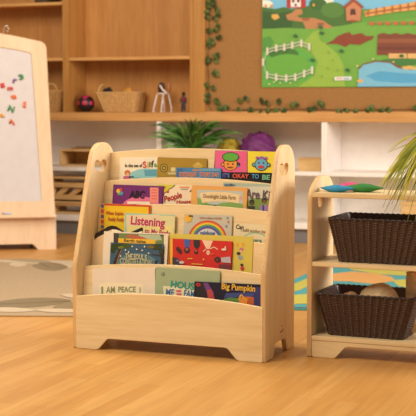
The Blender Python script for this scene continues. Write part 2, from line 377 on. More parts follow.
# ------------------------------------------------------------------ things in the cubbies
def wicker(name, label, M, bot, top, h, ns, rows, amp, mats, rimr, group=None, cat='basket', handle=False, per=5):
    """tapered rectangular basket; bot/top = (x0,y0,x1,y1) at base and rim"""
    t = thing(name, label, cat, M, group)
    def loop(z, inset, n, rr=.016):
        f = z / h; q = [bot[i] + (top[i] - bot[i]) * f for i in range(4)]
        x0, y0, x1, y1 = q[0] + inset, q[1] + inset, q[2] - inset, q[3] - inset
        pts = fillet([(x0,y0,rr),(x1,y0,rr),(x1,y1,rr),(x0,y1,rr)], 5)
        L = [0]
        for a, b in zip(pts, pts[1:] + pts[:1]): L.append(L[-1] + (b - a).length)
        res = []; j = 0; pp_ = pts + pts[:1]
        for k in range(n):
            s = L[-1] * k / n
            while L[j+1] < s: j += 1
            u = (s - L[j]) / max(L[j+1] - L[j], 1e-9); p = pp_[j].lerp(pp_[j+1], u)
            d = (pp_[j+1] - pp_[j]).normalized(); res.append((p, Vector((d.y, -d.x))))
        return res
    n = ns * per; nr = rows * 4
    bm = bmesh.new(); R = []
    for r in range(nr + 1):
        z = h * r / nr; lp = loop(z, .004, n); ring = []
        row = r // 4; ph = (r % 4) / 4
        prof = math.sin(PI * (ph if ph else .06))
        for k, (p, nn) in enumerate(lp):
            w = math.cos(2 * PI * k / per / 2 + PI * (row % 2)); stake = .5 + .5 * math.cos(2 * PI * k / per)
            off = amp * (prof * (.45 + .35 * w)) + amp * 1.5 * stake ** 2
            q = p + nn * off; ring.append(bm.verts.new((q.x, q.y, z)))
        R.append(ring)
    for r in range(nr):
        for k in range(n): bm.faces.new((R[r][k], R[r][(k+1) % n], R[r+1][(k+1) % n], R[r+1][k])).smooth = True
    R2 = []
    for r in (nr, nr // 2, 1):
        R2.append([bm.verts.new((p.x, p.y, h * r / nr)) for p, _ in loop(h * r / nr, .012, n)])
    for a, b in zip([R[-1]] + R2, R2):
        for k in range(n): bm.faces.new((a[k], a[(k+1) % n], b[(k+1) % n], b[k]))
    bm.faces.new(R2[-1]); bm.faces.new(R[0][::-1])
    bm_obj('body', bm, mats[0], t)
    bm = bmesh.new(); lp = loop(h, .004, 200)
    for ph in (0, PI):
        tube(bm, [(p.x + nn.x * rimr * .5 * math.sin(k * .9 + ph), p.y + nn.y * rimr * .5 * math.sin(k * .9 + ph), h + rimr * .5 * math.cos(k * .9 + ph)) for k, (p, nn) in enumerate(lp)], rimr * .75, 6, closed=True)
    bm_obj('rim', bm, mats[1], t, smooth=True)
    if handle:
        ym = (top[1] + top[3]) / 2
        if handle == 2:
            bm = bmesh.new(); tube(bm, [(top[2] - .09 + .045 * math.cos(PI * k / 10), .0, h + .05 * math.sin(PI * k / 10)) for k in range(11)], .006, 8); bm_obj('handle', bm, mats[1], t, smooth=True)
        for xs in ((top[0] + .01,) if handle == 1 else (top[0] + .01, top[2] - .01)):
            bm = bmesh.new(); tube(bm, [(xs + .012 * math.sin(PI * k / 10), ym + .05 * math.cos(PI * k / 10), h + .055 * math.sin(PI * k / 10)) for k in range(11)], .006, 8); bm_obj('handle', bm, mats[1], t, smooth=True)
    return t
wk = mat('willow_tan', (196, 150, 92), .7, var=.25, scale=70, bump=.3); wkr = mat('willow_rim', (212, 170, 110), .7, var=.15, scale=50)
ZC = .8535
a = at_v(103, 112, V0 + .05); b = at_v(134, 112, V0 + .05); tl = at_v(94.5, 91, V0 + .05); tr = at_v(137, 90, V0 + .05)
bk = wicker('wicker_basket', 'tan wicker basket with toys beside the black and pink ball', Matrix.Translation((a.x, V0 + .05, ZC)),
       (0, 0, b.x - a.x, .16), (tl.x - a.x, -.01, tr.x - a.x, .18), .136, 40, 12, .003, (wk, wkr), .005, 'wicker baskets in the cubbies', handle=1)
a2 = at_v(40, 112, V0 + .06); b2 = at_v(59, 112, V0 + .06)
wicker('wicker_basket', 'tan wicker basket partly hidden behind the top right corner of the easel', Matrix.Translation((a2.x - .07, V0 + .06, ZC)),
       (0, 0, b2.x - a2.x + .07, .15), (-.03, -.01, b2.x - a2.x + .10, .17), .15, 36, 12, .003, (wk, wkr), .005, 'wicker baskets in the cubbies', handle=2)
def lump(bm, c, r, seg=16, sq=(1, 1, 1), jit=0, mi=0):
    q = bmesh.ops.create_uvsphere(bm, u_segments=seg, v_segments=seg // 2 + 2, radius=1)
    for v in q['verts']:
        k = 1 + jit * (math.sin(v.co.x * 7 + c[0] * 50) + math.sin(v.co.y * 9 + v.co.z * 6) ) * .5
        v.co = Vector((v.co.x * r * sq[0] * k + c[0], v.co.y * r * sq[1] * k + c[1], v.co.z * r * sq[2] * k + c[2]))
        for f in v.link_faces: f.smooth = True; f.material_index = mi
# toys in the basket: standing inside it
bo = bk.location
p = at_v(127, 90, V0 + .12); bm = bmesh.new(); lump(bm, (0, 0, 0), .055, sq=(1.0, .8, 1.3), jit=.08)
o = bm_obj('cloth_toy', bm, mat('orange_cloth', (204, 140, 62), .8, var=.2), smooth=True); o.location = (p.x, V0 + .13, ZC + .105); tag(o, 'orange cloth toy poking out of the tan wicker basket', 'toy')
p = at_v(108, 91, V0 + .12); bm = bmesh.new(); lump(bm, (0, 0, 0), .035, sq=(1.3, .9, 1.9), jit=.1)
o = bm_obj('plush_toy', bm, mat('black_plush', (40, 32, 30), .9), smooth=True); o.location = (p.x, V0 + .12, ZC + .108); tag(o, 'black plush toy inside the tan wicker basket, left of the orange cloth', 'toy')
# ball
p = at_v(86, 105, V0 + .09); bm = bmesh.new(); r = .060
bmesh.ops.create_uvsphere(bm, u_segments=32, v_segments=20, radius=r)
for f in bm.faces:
    c = f.calc_center_median(); f.smooth = True
    f.material_index = 1 if (abs(math.sin(c.x * 60 + .8) * math.sin(c.z * 70 + 1.2)) > .45 and c.y < .02 and c.z > -.01) else 0
o = bm_obj('ball', bm, [mat('black_rubber', (36, 26, 28), .35), mat('pink_patch', (190, 44, 84), .4)]); o.location = (p.x, V0 + .09, ZC + r + .0005)
tag(o, 'round black and pink ball at the left end of the wide cubby', 'ball')
# little white-legged toy chair
p = at_v(161.5, 112, V0 + .07)
tc_ = thing('toy_chair', 'small toy chair with white bent legs and a brown back', 'toy', Matrix.Translation((p.x, V0 + .07, ZC)))
wm = mat('white_metal', (236, 226, 222), .35); u = .0072
for dx, dy, tx in ((-.062, 0, -.035), (.0, -.01, .012), (-.012, .07, -.012), (.062, .02, .04)):
    bm = bmesh.new(); tube(bm, [(dx + .012, dy, .0035), (dx, dy, .004), (dx + .004, dy, .03), (tx * 1.05, dy + (.03 - dy) * .3, .125)], .0042, 8); bm_obj('leg', bm, wm, tc_, smooth=True)
bm = bmesh.new(); lump(bm, (0, .03, .128), .045, sq=(1.0, .8, .16)); bm_obj('seat', bm, wm, tc_, smooth=True)
bm = bmesh.new(); lump(bm, (-.012, .03, .165), .05, sq=(.55, .35, .82)); bm_obj('backrest', bm, mat('dark_walnut', (70, 44, 26), .4), tc_, smooth=True)
bm = bmesh.new(); lump(bm, (.033, .05, .165), .045, sq=(.38, .3, .85)); bm_obj('armrest', bm, mat('tan_walnut', (178, 116, 74), .4), tc_, smooth=True)
bm = bmesh.new(); tube(bm, [(-.01, -.005, .185), (.012, -.006, .155), (.04, -.005, .13)], .006, 8); bm_obj('crossbar', bm, wm, tc_, smooth=True)
# standing doll
p = at_v(183.5, 112, V0 + .06)
d = thing('toy_figure', 'tiny standing doll in a red top and dark trousers in the cubby corner', 'toy', Matrix.Translation((p.x, V0 + .06, ZC)))
def skin(name, verts, edges, rad, m, parent):
    me = bpy.data.meshes.new(name); me.from_pydata(verts, edges, []); o = bpy.data.objects.new(name, me); C.objects.link(o)
    me.skin_vertices or None
    md = o.modifiers.new('s', 'SKIN'); sv = me.skin_vertices[0].data
    for k, r in enumerate(rad): sv[k].radius = (r, r)
    sv[0].use_root = True
    o.modifiers.new('u', 'SUBSURF').levels = 2
    dg = bpy.context.evaluated_depsgraph_get(); me2 = bpy.data.meshes.new_from_object(o.evaluated_get(dg)); bpy.data.objects.remove(o)
    for q in me2.polygons: q.use_smooth = True
    return link(name, me2, m, parent)
skin('body', [(0,0,.062),(0,0,.085),(0,0,.102),(-.016,0,.098),(-.021,-.002,.078),(-.022,-.006,.06),(.016,0,.098),(.021,-.002,.078),(.022,-.006,.06),(-.009,0,.03),(-.010,0,.004),(.009,0,.03),(.010,0,.004),(0,0,.11),(0,-.001,.122)],
     [(0,1),(1,2),(2,3),(3,4),(4,5),(2,6),(6,7),(7,8),(0,9),(9,10),(0,11),(11,12),(2,13),(13,14)],
     [.012,.012,.011,.006,.005,.004,.006,.005,.004,.008,.006,.008,.006,.006,.011], mat('doll_trousers', (62, 66, 76), .6), d)
bm = bmesh.new(); lump(bm, (0, 0, .088), .019, sq=(.95, .8, 1.0)); bm_obj('shirt', bm, mat('doll_red', (138, 34, 44), .6), d, smooth=True)
bm = bmesh.new(); lump(bm, (0, .002, .126), .0125, sq=(1, 1, 1)); bm_obj('hair', bm, mat('doll_hair', (40, 30, 28), .7), d, smooth=True)
# dark crate on the top left shelf
p = at_v(43, 1, V0 + .06); o = thing('storage_crate', 'dark crate on the top left cubby shelf, cut by the photo edge', 'crate', Matrix.Translation((p.x - .05, V0 + .03, 1.6175)))
dk = mat('dark_crate', (72, 52, 34), .6)
box_obj('base', (0, 0, 0), (.10, .2, .008), dk, o); box_obj('front_panel', (0, 0, .008), (.10, .008, .09), dk, o); box_obj('back_panel', (0, .192, .008), (.10, .2, .09), dk, o)
box_obj('side_panel', (0, .008, .008), (.008, .192, .09), dk, o); box_obj('side_panel', (.092, .008, .008), (.1, .192, .09), dk, o)

# ------------------------------------------------------------------ things in the white cabinets
def open_box(name, label, x0, x1, v, z, h, dep, m, cat='box', group=None, dark=None):
    t = thing(name, label, cat, Matrix.Translation((x0, v, z)), group); w = x1 - x0; th = .014
    box_obj('base', (0, 0, 0), (w, dep, th), m, t); box_obj('top_panel', (0, 0, h - th), (w, dep, h), m, t)
    box_obj('side_panel', (0, 0, th), (th, dep, h - th), m, t); box_obj('side_panel', (w - th, 0, th), (w, dep, h - th), m, t)
    box_obj('back_panel', (th, dep - .008, th), (w - th, dep, h - th), m, t)
    return t
q0 = at_v(59.5, 168, V0 + .05); q1 = at_v(96, 168, V0 + .05)
open_box('wooden_box', 'pale open wooden box standing on the cabinet shelf between the easel and the book display', q0.x, q1.x, V0 + .05, .4725, .122, .22, toy_wood)
q2 = at_v(72, 146, V0 + .1); q3 = at_v(98, 146, V0 + .1)
o = thing('wooden_plank_toy', 'brown wooden toy lying on top of the pale open wooden box', 'toy', Matrix.Translation((q2.x, V0 + .08, .595)))
box_obj('plank', (0, 0, 0), (q3.x - q2.x, .08, .010), mat('brown_wood', (156, 116, 74), .6, var=.2), o); box_obj('block', (.03, .015, .010), (q3.x - q2.x - .03, .06, .017), mat('brown_wood2', (128, 92, 60), .6), o)
# stack of wooden frames
def wframe(x0, x1, v, z, h, dep, label, diag=False, rot=0, m=toy_wood):
    t = thing('wooden_crate', label, 'frame', Matrix.Translation((x0, v, z)) @ Matrix.Rotation(rot, 4, 'Z'), 'stacked wooden crates in the white cabinet')
    w = x1 - x0; th = .016
    box_obj('rail', (0, 0, 0), (w, dep, th), m, t); box_obj('rail', (0, 0, h - th), (w, dep, h), m, t)
    box_obj('upright', (0, 0, th), (th, dep, h - th), m, t); box_obj('upright', (w - th, 0, th), (w, dep, h - th), m, t)
    if diag:
        for a, b in (((th, .0), (w * .5, h - th * 2)), ((w * .45, .0), (w - th, h - th * 2.2))):
            me = shape_mesh([[(a[0], th + a[1]), (a[0] + .05, th + a[1]), (b[0], b[1] + th), (b[0] - .05, b[1] + th)]], dep * .5)
            me.transform(R_front(.02)); link('brace', me, m, t)
    return t
e0 = at_v(52, 214, V0 + .04).x; e1 = at_v(84, 214, V0 + .04).x
wframe(e0, e1, V0 + .04, .1365, .075, .2, 'pale wooden crate at the bottom of the stack beside the easel')
wframe(e0 - .02, e1 + .01, V0 + .03, .2117, .045, .2, 'flat wooden crate second from the bottom of the stack beside the easel')
wframe(e0, e1 + .01, V0 + .04, .2569, .085, .2, 'wooden crate with slanting braces, third in the stack beside the easel', True)
wframe(e0 - .03, e1 + .05, V0 + .05, .3421, .06, .2, 'wide dark-shadowed wooden crate on top of the stack beside the easel')
# right cabinets
q0 = at_v(298, 175, V0 + .06); q1 = at_v(320.5, 175, V0 + .06)
t = thing('wooden_box', 'small closed pale wooden box on the white shelf right of the book display', 'box', Matrix.Translation((q0.x, V0 + .06, .4725)))
box_obj('body', (0, 0, 0), (q1.x - q0.x, .14, .072), toy_wood, t); box_obj('lid', (-.002, -.002, .0725), (q1.x - q0.x + .002, .142, .086), toy_wood, t)
q0 = at_v(401, 214, V0 + .06)
t = thing('wooden_box', 'tan wooden box on the lower white shelf seen through the gap above the dark basket', 'box', Matrix.Translation((q0.x, V0 + .06, .1365)))
box_obj('body', (0, 0, 0), (.26, .2, .13), toy_wood, t); box_obj('lid', (-.003, -.003, .1305), (.263, .203, .15), toy_wood, t)

# spider plant on the middle cabinet's shelf
rp_ = at_v(192, 160, V0 + .06)
sp = thing('potted_spider_plant', 'green spider plant on the white shelf behind the book display', 'plant', Matrix.Translation((rp_.x, V0 + .08, .4725)))
bm = bmesh.new()
prof = [(.055, 0), (.075, .10), (.082, .10), (.082, .115), (.070, .115), (.068, .095)]
def lathe(bm, prof, seg=28):
    R = [[bm.verts.new((r * math.cos(2*PI*k/seg), r * math.sin(2*PI*k/seg), z)) for k in range(seg)] for r, z in prof]
    for a, b in zip(R, R[1:]):
        for k in range(seg): bm.faces.new((a[k], a[(k+1) % seg], b[(k+1) % seg], b[k])).smooth = True
    bm.faces.new(R[0][::-1]); bm.faces.new(R[-1])
lathe(bm, prof); bm_obj('pot', bm, mat('white_pot', (216, 208, 198), .5), sp)
bm = bmesh.new(); base = Vector((sp.location.x, V0 + .08, .585))
tips = [(147,137),(149,126),(157,124),(160,143),(168,125),(176,122),(184,119),(190,119),(197,120),(203,122),(210,123),(221,122),(226,127),(235,132),(243,134),(228,140),(218,132),(156,132),(172,134),(206,132),(180,128),(196,128),(212,128),(187,124),(164,131),(165,140),(222,146),(214,142),(175,142)]
for j, (x, y) in enumerate(tips * 2):
    tp = at_v(x + random.uniform(-3, 3) * (j >= len(tips)), y + random.uniform(0, 8) * (j >= len(tips)), V0 - random.uniform(.04, .14)) - sp.location
    r0 = Vector((random.uniform(-.03, .03), random.uniform(-.04, .0), .112)); tp.z = min(tp.z, .36)
    mid = (r0 + tp) * .5; mid.z = max(r0.z, tp.z) + random.uniform(.03, .06) - .06 * (abs(tp.x) < .08) ; mid.x = r0.x + (tp.x - r0.x) * .55
    if mid.y > -.12: mid.y = -.12
    blade(bm, bez(r0, mid, tp), random.uniform(.010, .015), mi=j % 3)
bm_obj('leaves', bm, [mat('spider_green', (64, 112, 40), .5, var=.2), mat('spider_dark', (42, 76, 28), .5, var=.2), mat('spider_light', (104, 146, 62), .5, var=.2)], sp)
# ruffled tulle balls
def ruffle(name, label, px, py, r, rgb, v):
    c = at_v(px, py, v); bm = bmesh.new()
    q = bmesh.ops.create_uvsphere(bm, u_segments=48, v_segments=28, radius=1)
    for vv in q['verts']:
        x, y, z = vv.co; k = 1 + .07 * math.sin(9 * x + 5 * z) * math.sin(11 * y + 3) + .06 * math.sin(13 * z + 8 * x + 2 * y) + .03 * math.sin(25 * x + 19 * z)
        vv.co = Vector((x * r * k, y * r * k * .8, z * r * k))
    zmin = min(vv.co.z for vv in bm.verts)
    o = bm_obj(name, bm, mat(name + '_fabric', rgb, .6, var=.35, scale=30), smooth=True); o.location = (c.x, v, .4725 - zmin)
    s = (c.z + r - .4725) / (2 * r); o.scale = (1, 1, max(s, .6)); o.location.z = .4725 - zmin * o.scale.z
    tag(o, label, 'scarf bundle', 'ruffled bundles behind the book display')
ruffle('purple_scarf_bundle', 'ruffled purple bundle behind the top right of the book display', 258, 153, .125, (112, 44, 108), V0 + .13)
ruffle('yellow_scarf_bundle', 'ruffled yellow bundle between the spider plant and the purple bundle', 229, 152, .085, (186, 160, 46), V0 + .12)

# ------------------------------------------------------------------ rugs
def rug(name, label, px, base_rgb, bands, thick=.008):
    o0 = at_z(*px[0]); M = Matrix.Translation((o0.x, o0.y, 0))
    t = thing(name, label, 'rug', M)
    loc_ = lambda x, y: tuple((at_z(x, y, thick) - o0).xy)
    me = shape_mesh([fillet([loc_(*p) + (.05,) for p in px])], thick, .002); me.transform(Matrix.Translation((0, 0, thick)))
    pile = link('pile', me, mat(name + '_pile', base_rgb, .95, var=.10, scale=90, bump=.3), t)
    art_obj('pattern', bands, pile, loc_, base=thick + .0003, lift=.0002)
    return t
def leafpx(cx, cy, w, h, ang=0):
    L = []
    for k in range(20):
        s = k / 20 * 2 * PI; x = math.cos(s) * w; y = math.sin(s) * h * (1 - .45 * abs(math.cos(s)) ** 3)
        L.append((cx + x * math.cos(ang) - y * math.sin(ang), cy + x * math.sin(ang) + y * math.cos(ang)))
    return L
rug('leaf_rug', 'beige rug with large grey and cream leaves on the floor by the easel', [(-150,314),(200,316),(205,262),(70,260),(-40,258),(-130,256)], (174, 148, 116),
    [((200, 178, 148), [(-30,259.5),(100,261),(108,263.5),(80,265),(70,268),(40,264),(0,262),(-30,264)]),
     ((132, 114, 84), leafpx(50, 266.5, 18, 4.2, .04)), ((200, 178, 148), leafpx(18, 264.5, 9, 2.4)), ((160, 140, 108), leafpx(30, 260.6, 22, 1.6, .06)), ((104, 88, 62), [(40,262.5),(50,267.5),(49,268),(39,263)]),
     ((128, 110, 78), leafpx(30, 302.8, 42, 4.6, -.05)), ((104, 88, 60), [(-8,304.3),(70,301),(70,301.8),(-8,305)]), ((138, 118, 86), leafpx(72, 306, 19, 4, -.08)), ((200, 178, 148), leafpx(8, 310, 28, 2.4, .02)), ((200, 178, 148), leafpx(60, 311, 26, 2, .02)), ((200, 178, 148), leafpx(80, 297, 20, 2.4, .1))])
TE, YG, OR = (74, 150, 152), (188, 178, 78), (212, 154, 86)
rug('play_rug', 'colourful teal, yellow and orange rug on the floor behind the low shelf', [(280,308.5),(560,312),(560,256),(420,258),(360,259.5),(331,265),(306.6,273.4),(293.5,279.3),(284,285)], TE,
    [(YG, [(288,286),(300,281.5),(310,277),(312,284),(300,290),(286,293)]), (OR, [(330,274),(352,271.5),(375,273.5),(392,277),(396,281),(372,284),(350,281.5),(330,281)]),
     (YG, [(344,264.5),(372,265),(420,266.5),(470,268),(470,275),(420,276.5),(380,274.5),(352,270)]), (YG, [(392,280),(420,279),(470,281),(470,292),(420,290),(398,286)]), (OR, [(330,262.5),(350,260.5),(400,261),(400,263.5),(350,264)]),
     (YG, [(282,296),(310,294),(340,296),(420,298),(420,304),(340,304.5),(300,304),(282,305)]), ((70, 92, 96), [(282,307.2),(420,308),(420,309),(282,308.3)])])

# ------------------------------------------------------------------ easel
ta = math.atan(.10); EYAW = CYAW + .20
E0 = at_z(-10, 250.5); RE = Matrix.Translation(E0) @ Matrix.Rotation(EYAW, 4, 'Z'); RE3 = RE.to_3x3()
eX = RE3 @ X_; en = RE3 @ Vector((0, -math.cos(ta), math.sin(ta))); ew = RE3 @ Vector((0, math.sin(ta), math.cos(ta)))
def ep(x, y): q = at_plane(x, y, E0, en) - E0; return (q.dot(eX), q.dot(ew))
easel = thing('easel', 'wooden whiteboard easel with magnetic letters at the left edge', 'easel', RE)
T = frame(Vector((0, 0, 0)), X_, Vector((0, math.sin(ta), math.cos(ta))), Vector((0, -math.cos(ta), math.sin(ta))))
def mirror(L): return L + [(-x, y) for x, y in reversed(L)]
fr = [ep(55.8, 218), ep(53.8, 190), ep(50, 118), ep(46.6, 56)] 
crn = fillet([ep(50,118), ep(46.2,42.5) + (.05,), ep(14,35.4)])[1:-1]
fr = fr[:3] + list(map(tuple, crn)) + [ep(14, 35.6), ep(0, 33.2)]
fo = mirror([(x, y) for x, y in fr] )
wbp = [ep(42, 201), ep(36.2, 120)] + [tuple(q) for q in fillet([ep(36.2,120), ep(31.3,53) + (.02,), ep(0,47.2)])[1:-1]] + [ep(14, 49.3), ep(0, 47.2)]
wo = mirror(wbp)
shape_obj('board_frame', [fo, wo], .022, easel_wood, easel, T, .003)
shape_obj('whiteboard', [[(x * 1.01, y) for x, y in wo]], .006, white_board, easel, T @ Matrix.Translation((0, 0, -.008)))
rx, _ = ep(55.8, 216); _, y1 = ep(20, 215); _, y0 = ep(20, 218.3)
def slab(name, x0, y0_, z0, x1, y1_, z1, m, bev=.004):
    bm = bmesh.new(); box(bm, x0, y0_, z0, x1, y1_, z1, bev); me = bpy.data.meshes.new(name); bm.to_mesh(me); bm.free(); me.transform(T); return link(name, me, m, easel)
slab('tray_lip', -rx, y0, .0, rx, y1, .07, easel_wood)
ft = ep(39, 251)[0]; at_ = ep(33, 244)
zf = ep(47, 251)[1]
ap = [(rx, zf), (rx, y0 + .001), (-rx, y0 + .001), (-rx, zf, .01), (-ft, zf, .02), (-at_[0], at_[1], .03), (at_[0], at_[1], .03), (ft, zf, .02)]
shape_obj('base_panel', [[tuple(q) for q in fillet([(x[0], x[1]) + tuple(x[2:]) for x in ap])]], .02, easel_wood, easel, T @ Matrix.Translation((0, 0, .012)), .003)
box_obj('shade_board', (-rx * .9, .03, .062), (rx * .9, .40, .078), easel_wood, easel)  # unseen board added behind the base panel to darken the gap underneath
for cx, cy in ((ft - .045, .05), (-ft + .045, .05), (ft - .045, .36), (-ft + .045, .36)):
    bm = bmesh.new(); tube(bm, [(cx - .010, cy, .022), (cx + .010, cy, .022)], .0215, 16); cst = bm_obj('caster', bm, mat('caster_grey', (70, 66, 66), .5), easel)
    box_obj('fork', (cx - .013, cy - .006, .022), (cx + .013, cy + .006, .063), mat('caster_metal', (150, 146, 142), .4, metal=.6), cst)
# rear frame leaning the other way
TB = frame(Vector((0, .46, 0)), -X_, Vector((0, -.235, 1)).normalized(), Vector((0, 1, .235)).normalized())
hb = max(y for _, y in fo) * .98
shape_obj('rear_frame', [[(-rx*.95, 0), (-rx*.95+.09, 0), (-rx*.85+.09, .12), (rx*.85-.09, .12), (rx*.95-.09, 0), (rx*.95, 0), (rx*.80, hb), (-rx*.80, hb)]], .02, easel_wood, easel, TB, .003)
box_obj('side_brace', (rx - .06, .03, .10), (rx - .035, .42, .16), easel_wood, easel); box_obj('side_brace', (-rx + .035, .03, .10), (-rx + .06, .42, .16), easel_wood, easel)
# things on the easel
lg = [('3', 21, 77, 5, 5.5, (40, 138, 66), 'green curled magnetic letter at the top of the group', .3), ('r', 15, 81.2, 4, 4.5, (132, 78, 156), 'purple magnetic letter below the green curled one', -.2),
      ('s', 2.6, 85.5, 4.5, 5, (216, 52, 48), 'red curved magnetic letter at the left edge of the whiteboard', .3), ('m', 10.2, 88.8, 5.5, 3.6, (220, 58, 48), 'red low wide magnetic letter under the purple one', 0),
      ('e', 13.6, 97, 5.5, 4.2, (238, 118, 66), 'orange magnetic letter right above the green N', .05), ('i', 24.6, 104.6, 3, 6.2, (238, 122, 72), 'tall narrow orange magnetic letter, rightmost of the group', -.1),
      ('N', 11.2, 109, 6, 6.5, (36, 132, 62), 'green magnetic letter N', -.35), ('a', 2.2, 115.5, 5, 3.6, (240, 172, 76), 'yellow orange magnetic letter near the left edge', 0), ('h', 12.4, 122.2, 5.6, 4.6, (238, 112, 62), 'orange magnetic letter lowest of the group', -.4)]
for ch, x, y, w, h, rgb, lab, rot in lg:
    me = text_mesh(ch); c = at_plane(x, y, E0 + en * -.008, en); k = 1 / 161
    cu = bmesh.new(); cu.from_mesh(me); ex = bmesh.ops.extrude_face_region(cu, geom=cu.faces[:])
    bmesh.ops.translate(cu, verts=[v for v in ex['geom'] if isinstance(v, bmesh.types.BMVert)], vec=(0, 0, .007))
    bmesh.ops.transform(cu, matrix=Matrix.Diagonal((w * k, h * k, 1, 1)) @ Matrix.Translation((-.5, -.5, 0)), verts=cu.verts[:])
    o = bm_obj('magnetic_letter', cu, mat('magnet_%d_%d_%d' % rgb, rgb, .4)); o.matrix_world = frame(c + en * .0005, eX, ew, en) @ Matrix.Rotation(rot, 4, 'Z')
    tag(o, lab, 'magnet', 'magnetic letters on the whiteboard')
c = at_plane(6.5, 214.2, E0 + en * .035, en); bm = bmesh.new(); tube(bm, [(-.03, 0, 0), (-.012, 0, 0), (.035, 0, 0)], .0065, 10)
o = bm_obj('marker_pen', bm, mat('marker_grey', (176, 184, 204), .4)); o.location = at_plane(6.5, 215, E0 + en * .035, en) + ew * .0085; tag(o, 'pale blue grey marker pen on the easel tray', 'pen')
c = at_plane(6.5, 33, E0, en); bm = bmesh.new(); 
tube(bm, [(-.014, -.004, -.02), (-.013, -.006, .012), (-.006, -.004, .028), (.004, 0, .034), (.012, .004, .03), (.013, .01, .012), (.006, .012, .0), (.0, .005, -.002)], .0032, 8)
o = bm_obj('wire_hook', bm, mat('chrome', (214, 208, 200), .25, metal=.8), smooth=True); o.location = c + Vector((0, -.008, .012)); tag(o, 'shiny bent wire hook on top of the easel frame', 'hook')

# ------------------------------------------------------------------ book display
BK = Vector((-2.14238, 4.19332, 0)); MB = Matrix.Translation(BK) @ Matrix.Rotation(-.0164, 4, 'Z')
BW, BH, BD = .756, .762, .331
disp = thing('book_display', 'birch plywood book display stand full of picture books', 'bookshelf', MB)
side = fillet([(0,0,.006),(.092,0,.014),(.112,.05,.02),(.225,.05,.02),(.248,0,.012),(.331,0,.006),(.331,BH,.105),(.152,BH,.088),(0,.315,.10)], 8)
hole = fillet([(.158,.692,.01),(.180,.696,.01),(.193,.689,.012),(.213,.689,.012),(.226,.696,.01),(.250,.692,.01),(.254,.668,.014),(.235,.652,.012),(.172,.652,.012),(.152,.668,.014)], 4)
for x, th_ in ((.013, .019), (BW, .018)):
    shape_obj('side_panel', [side, hole], th_, (birch_v, ply_edge), disp, R_side(x), .003)
TI = [(.292,.721),(.238,.6125),(.185,.515),(.131,.405),(.061,.302),(0,.199)]; TN = .12; al = math.atan(TN)
bw = Vector((0, math.sin(al), math.cos(al))); bn = Vector((0, -math.cos(al), math.sin(al)))
def arc(x0, x1, z0, rise, n=24): return [(x0 + (x1 - x0) * k / n, z0 + rise * (1 - (2 * k / n - 1) ** 2)) for k in range(n, -1, -1)]
for i, (v, z) in enumerate(TI[:5]):
    dn = (.34, .27, .27, .27, .27)[i]; dn = min(dn, z - .04)
    ol = [(.0125, -dn), (BW - .0175, -dn)] + arc(.0125, BW - .0175, 0, .021)
    shape_obj('tier_panel', [ol], .009, birch_h, disp, frame(Vector((0, v, z)), X_, bw, bn), .0015)
FBT = [(.009,0,.006),(.100,0,.022),(.139,.044,.024),(.613,.044,.024),(.652,0,.022),(.748,0,.006)]
fb = fillet(FBT + [(.748,.197,.004)] + [(x, z) for x, z in arc(.009, .748, .197, .024)[1:-1]] + [(.009,.197,.004)], 6)
shape_obj('front_board', [fb], .012, birch_h, disp, R_front(-.003), .002)
PF = []
for i in range(5):
    z = TI[i+1][1] - (.115 if i < 4 else .10); PF.append(z)
    vb = TI[i][0] + TN * (z - TI[i][1]); vf = TI[i+1][0] + TN * (z - TI[i+1][1]) + .0085 if i < 4 else .009
    box_obj('pocket_floor', (.0125, vf, z - .006), (BW - .0175, vb + .004, z), birch_h, disp, bev=0)
box_obj('bottom_rail', (.0125, .06, .05), (BW - .0175, .30, .062), birch_h, disp)
# small burnt-in maker's mark on the right side panel
mk = fillet([(0,.016,.002),(.028,.020,.002),(.040,.027,.002),(.034,.029,.002),(.022,.025,.002),(-.002,.021,.002)])
me = shape_mesh([[Vector((.165 + p.x, .062 + p.y)) for p in mk], [(.180,.100),(.192,.102),(.191,.105),(.179,.103)], [(.180,.064),(.188,.066),(.187,.068),(.179,.067)]], .0006, .0001)
me.transform(R_side(BW + .0008)); mk_o = link('maker_mark', me, mat('burnt_mark', (140, 104, 66), .7), disp); mk_o['label'] = 'small dark maker mark'

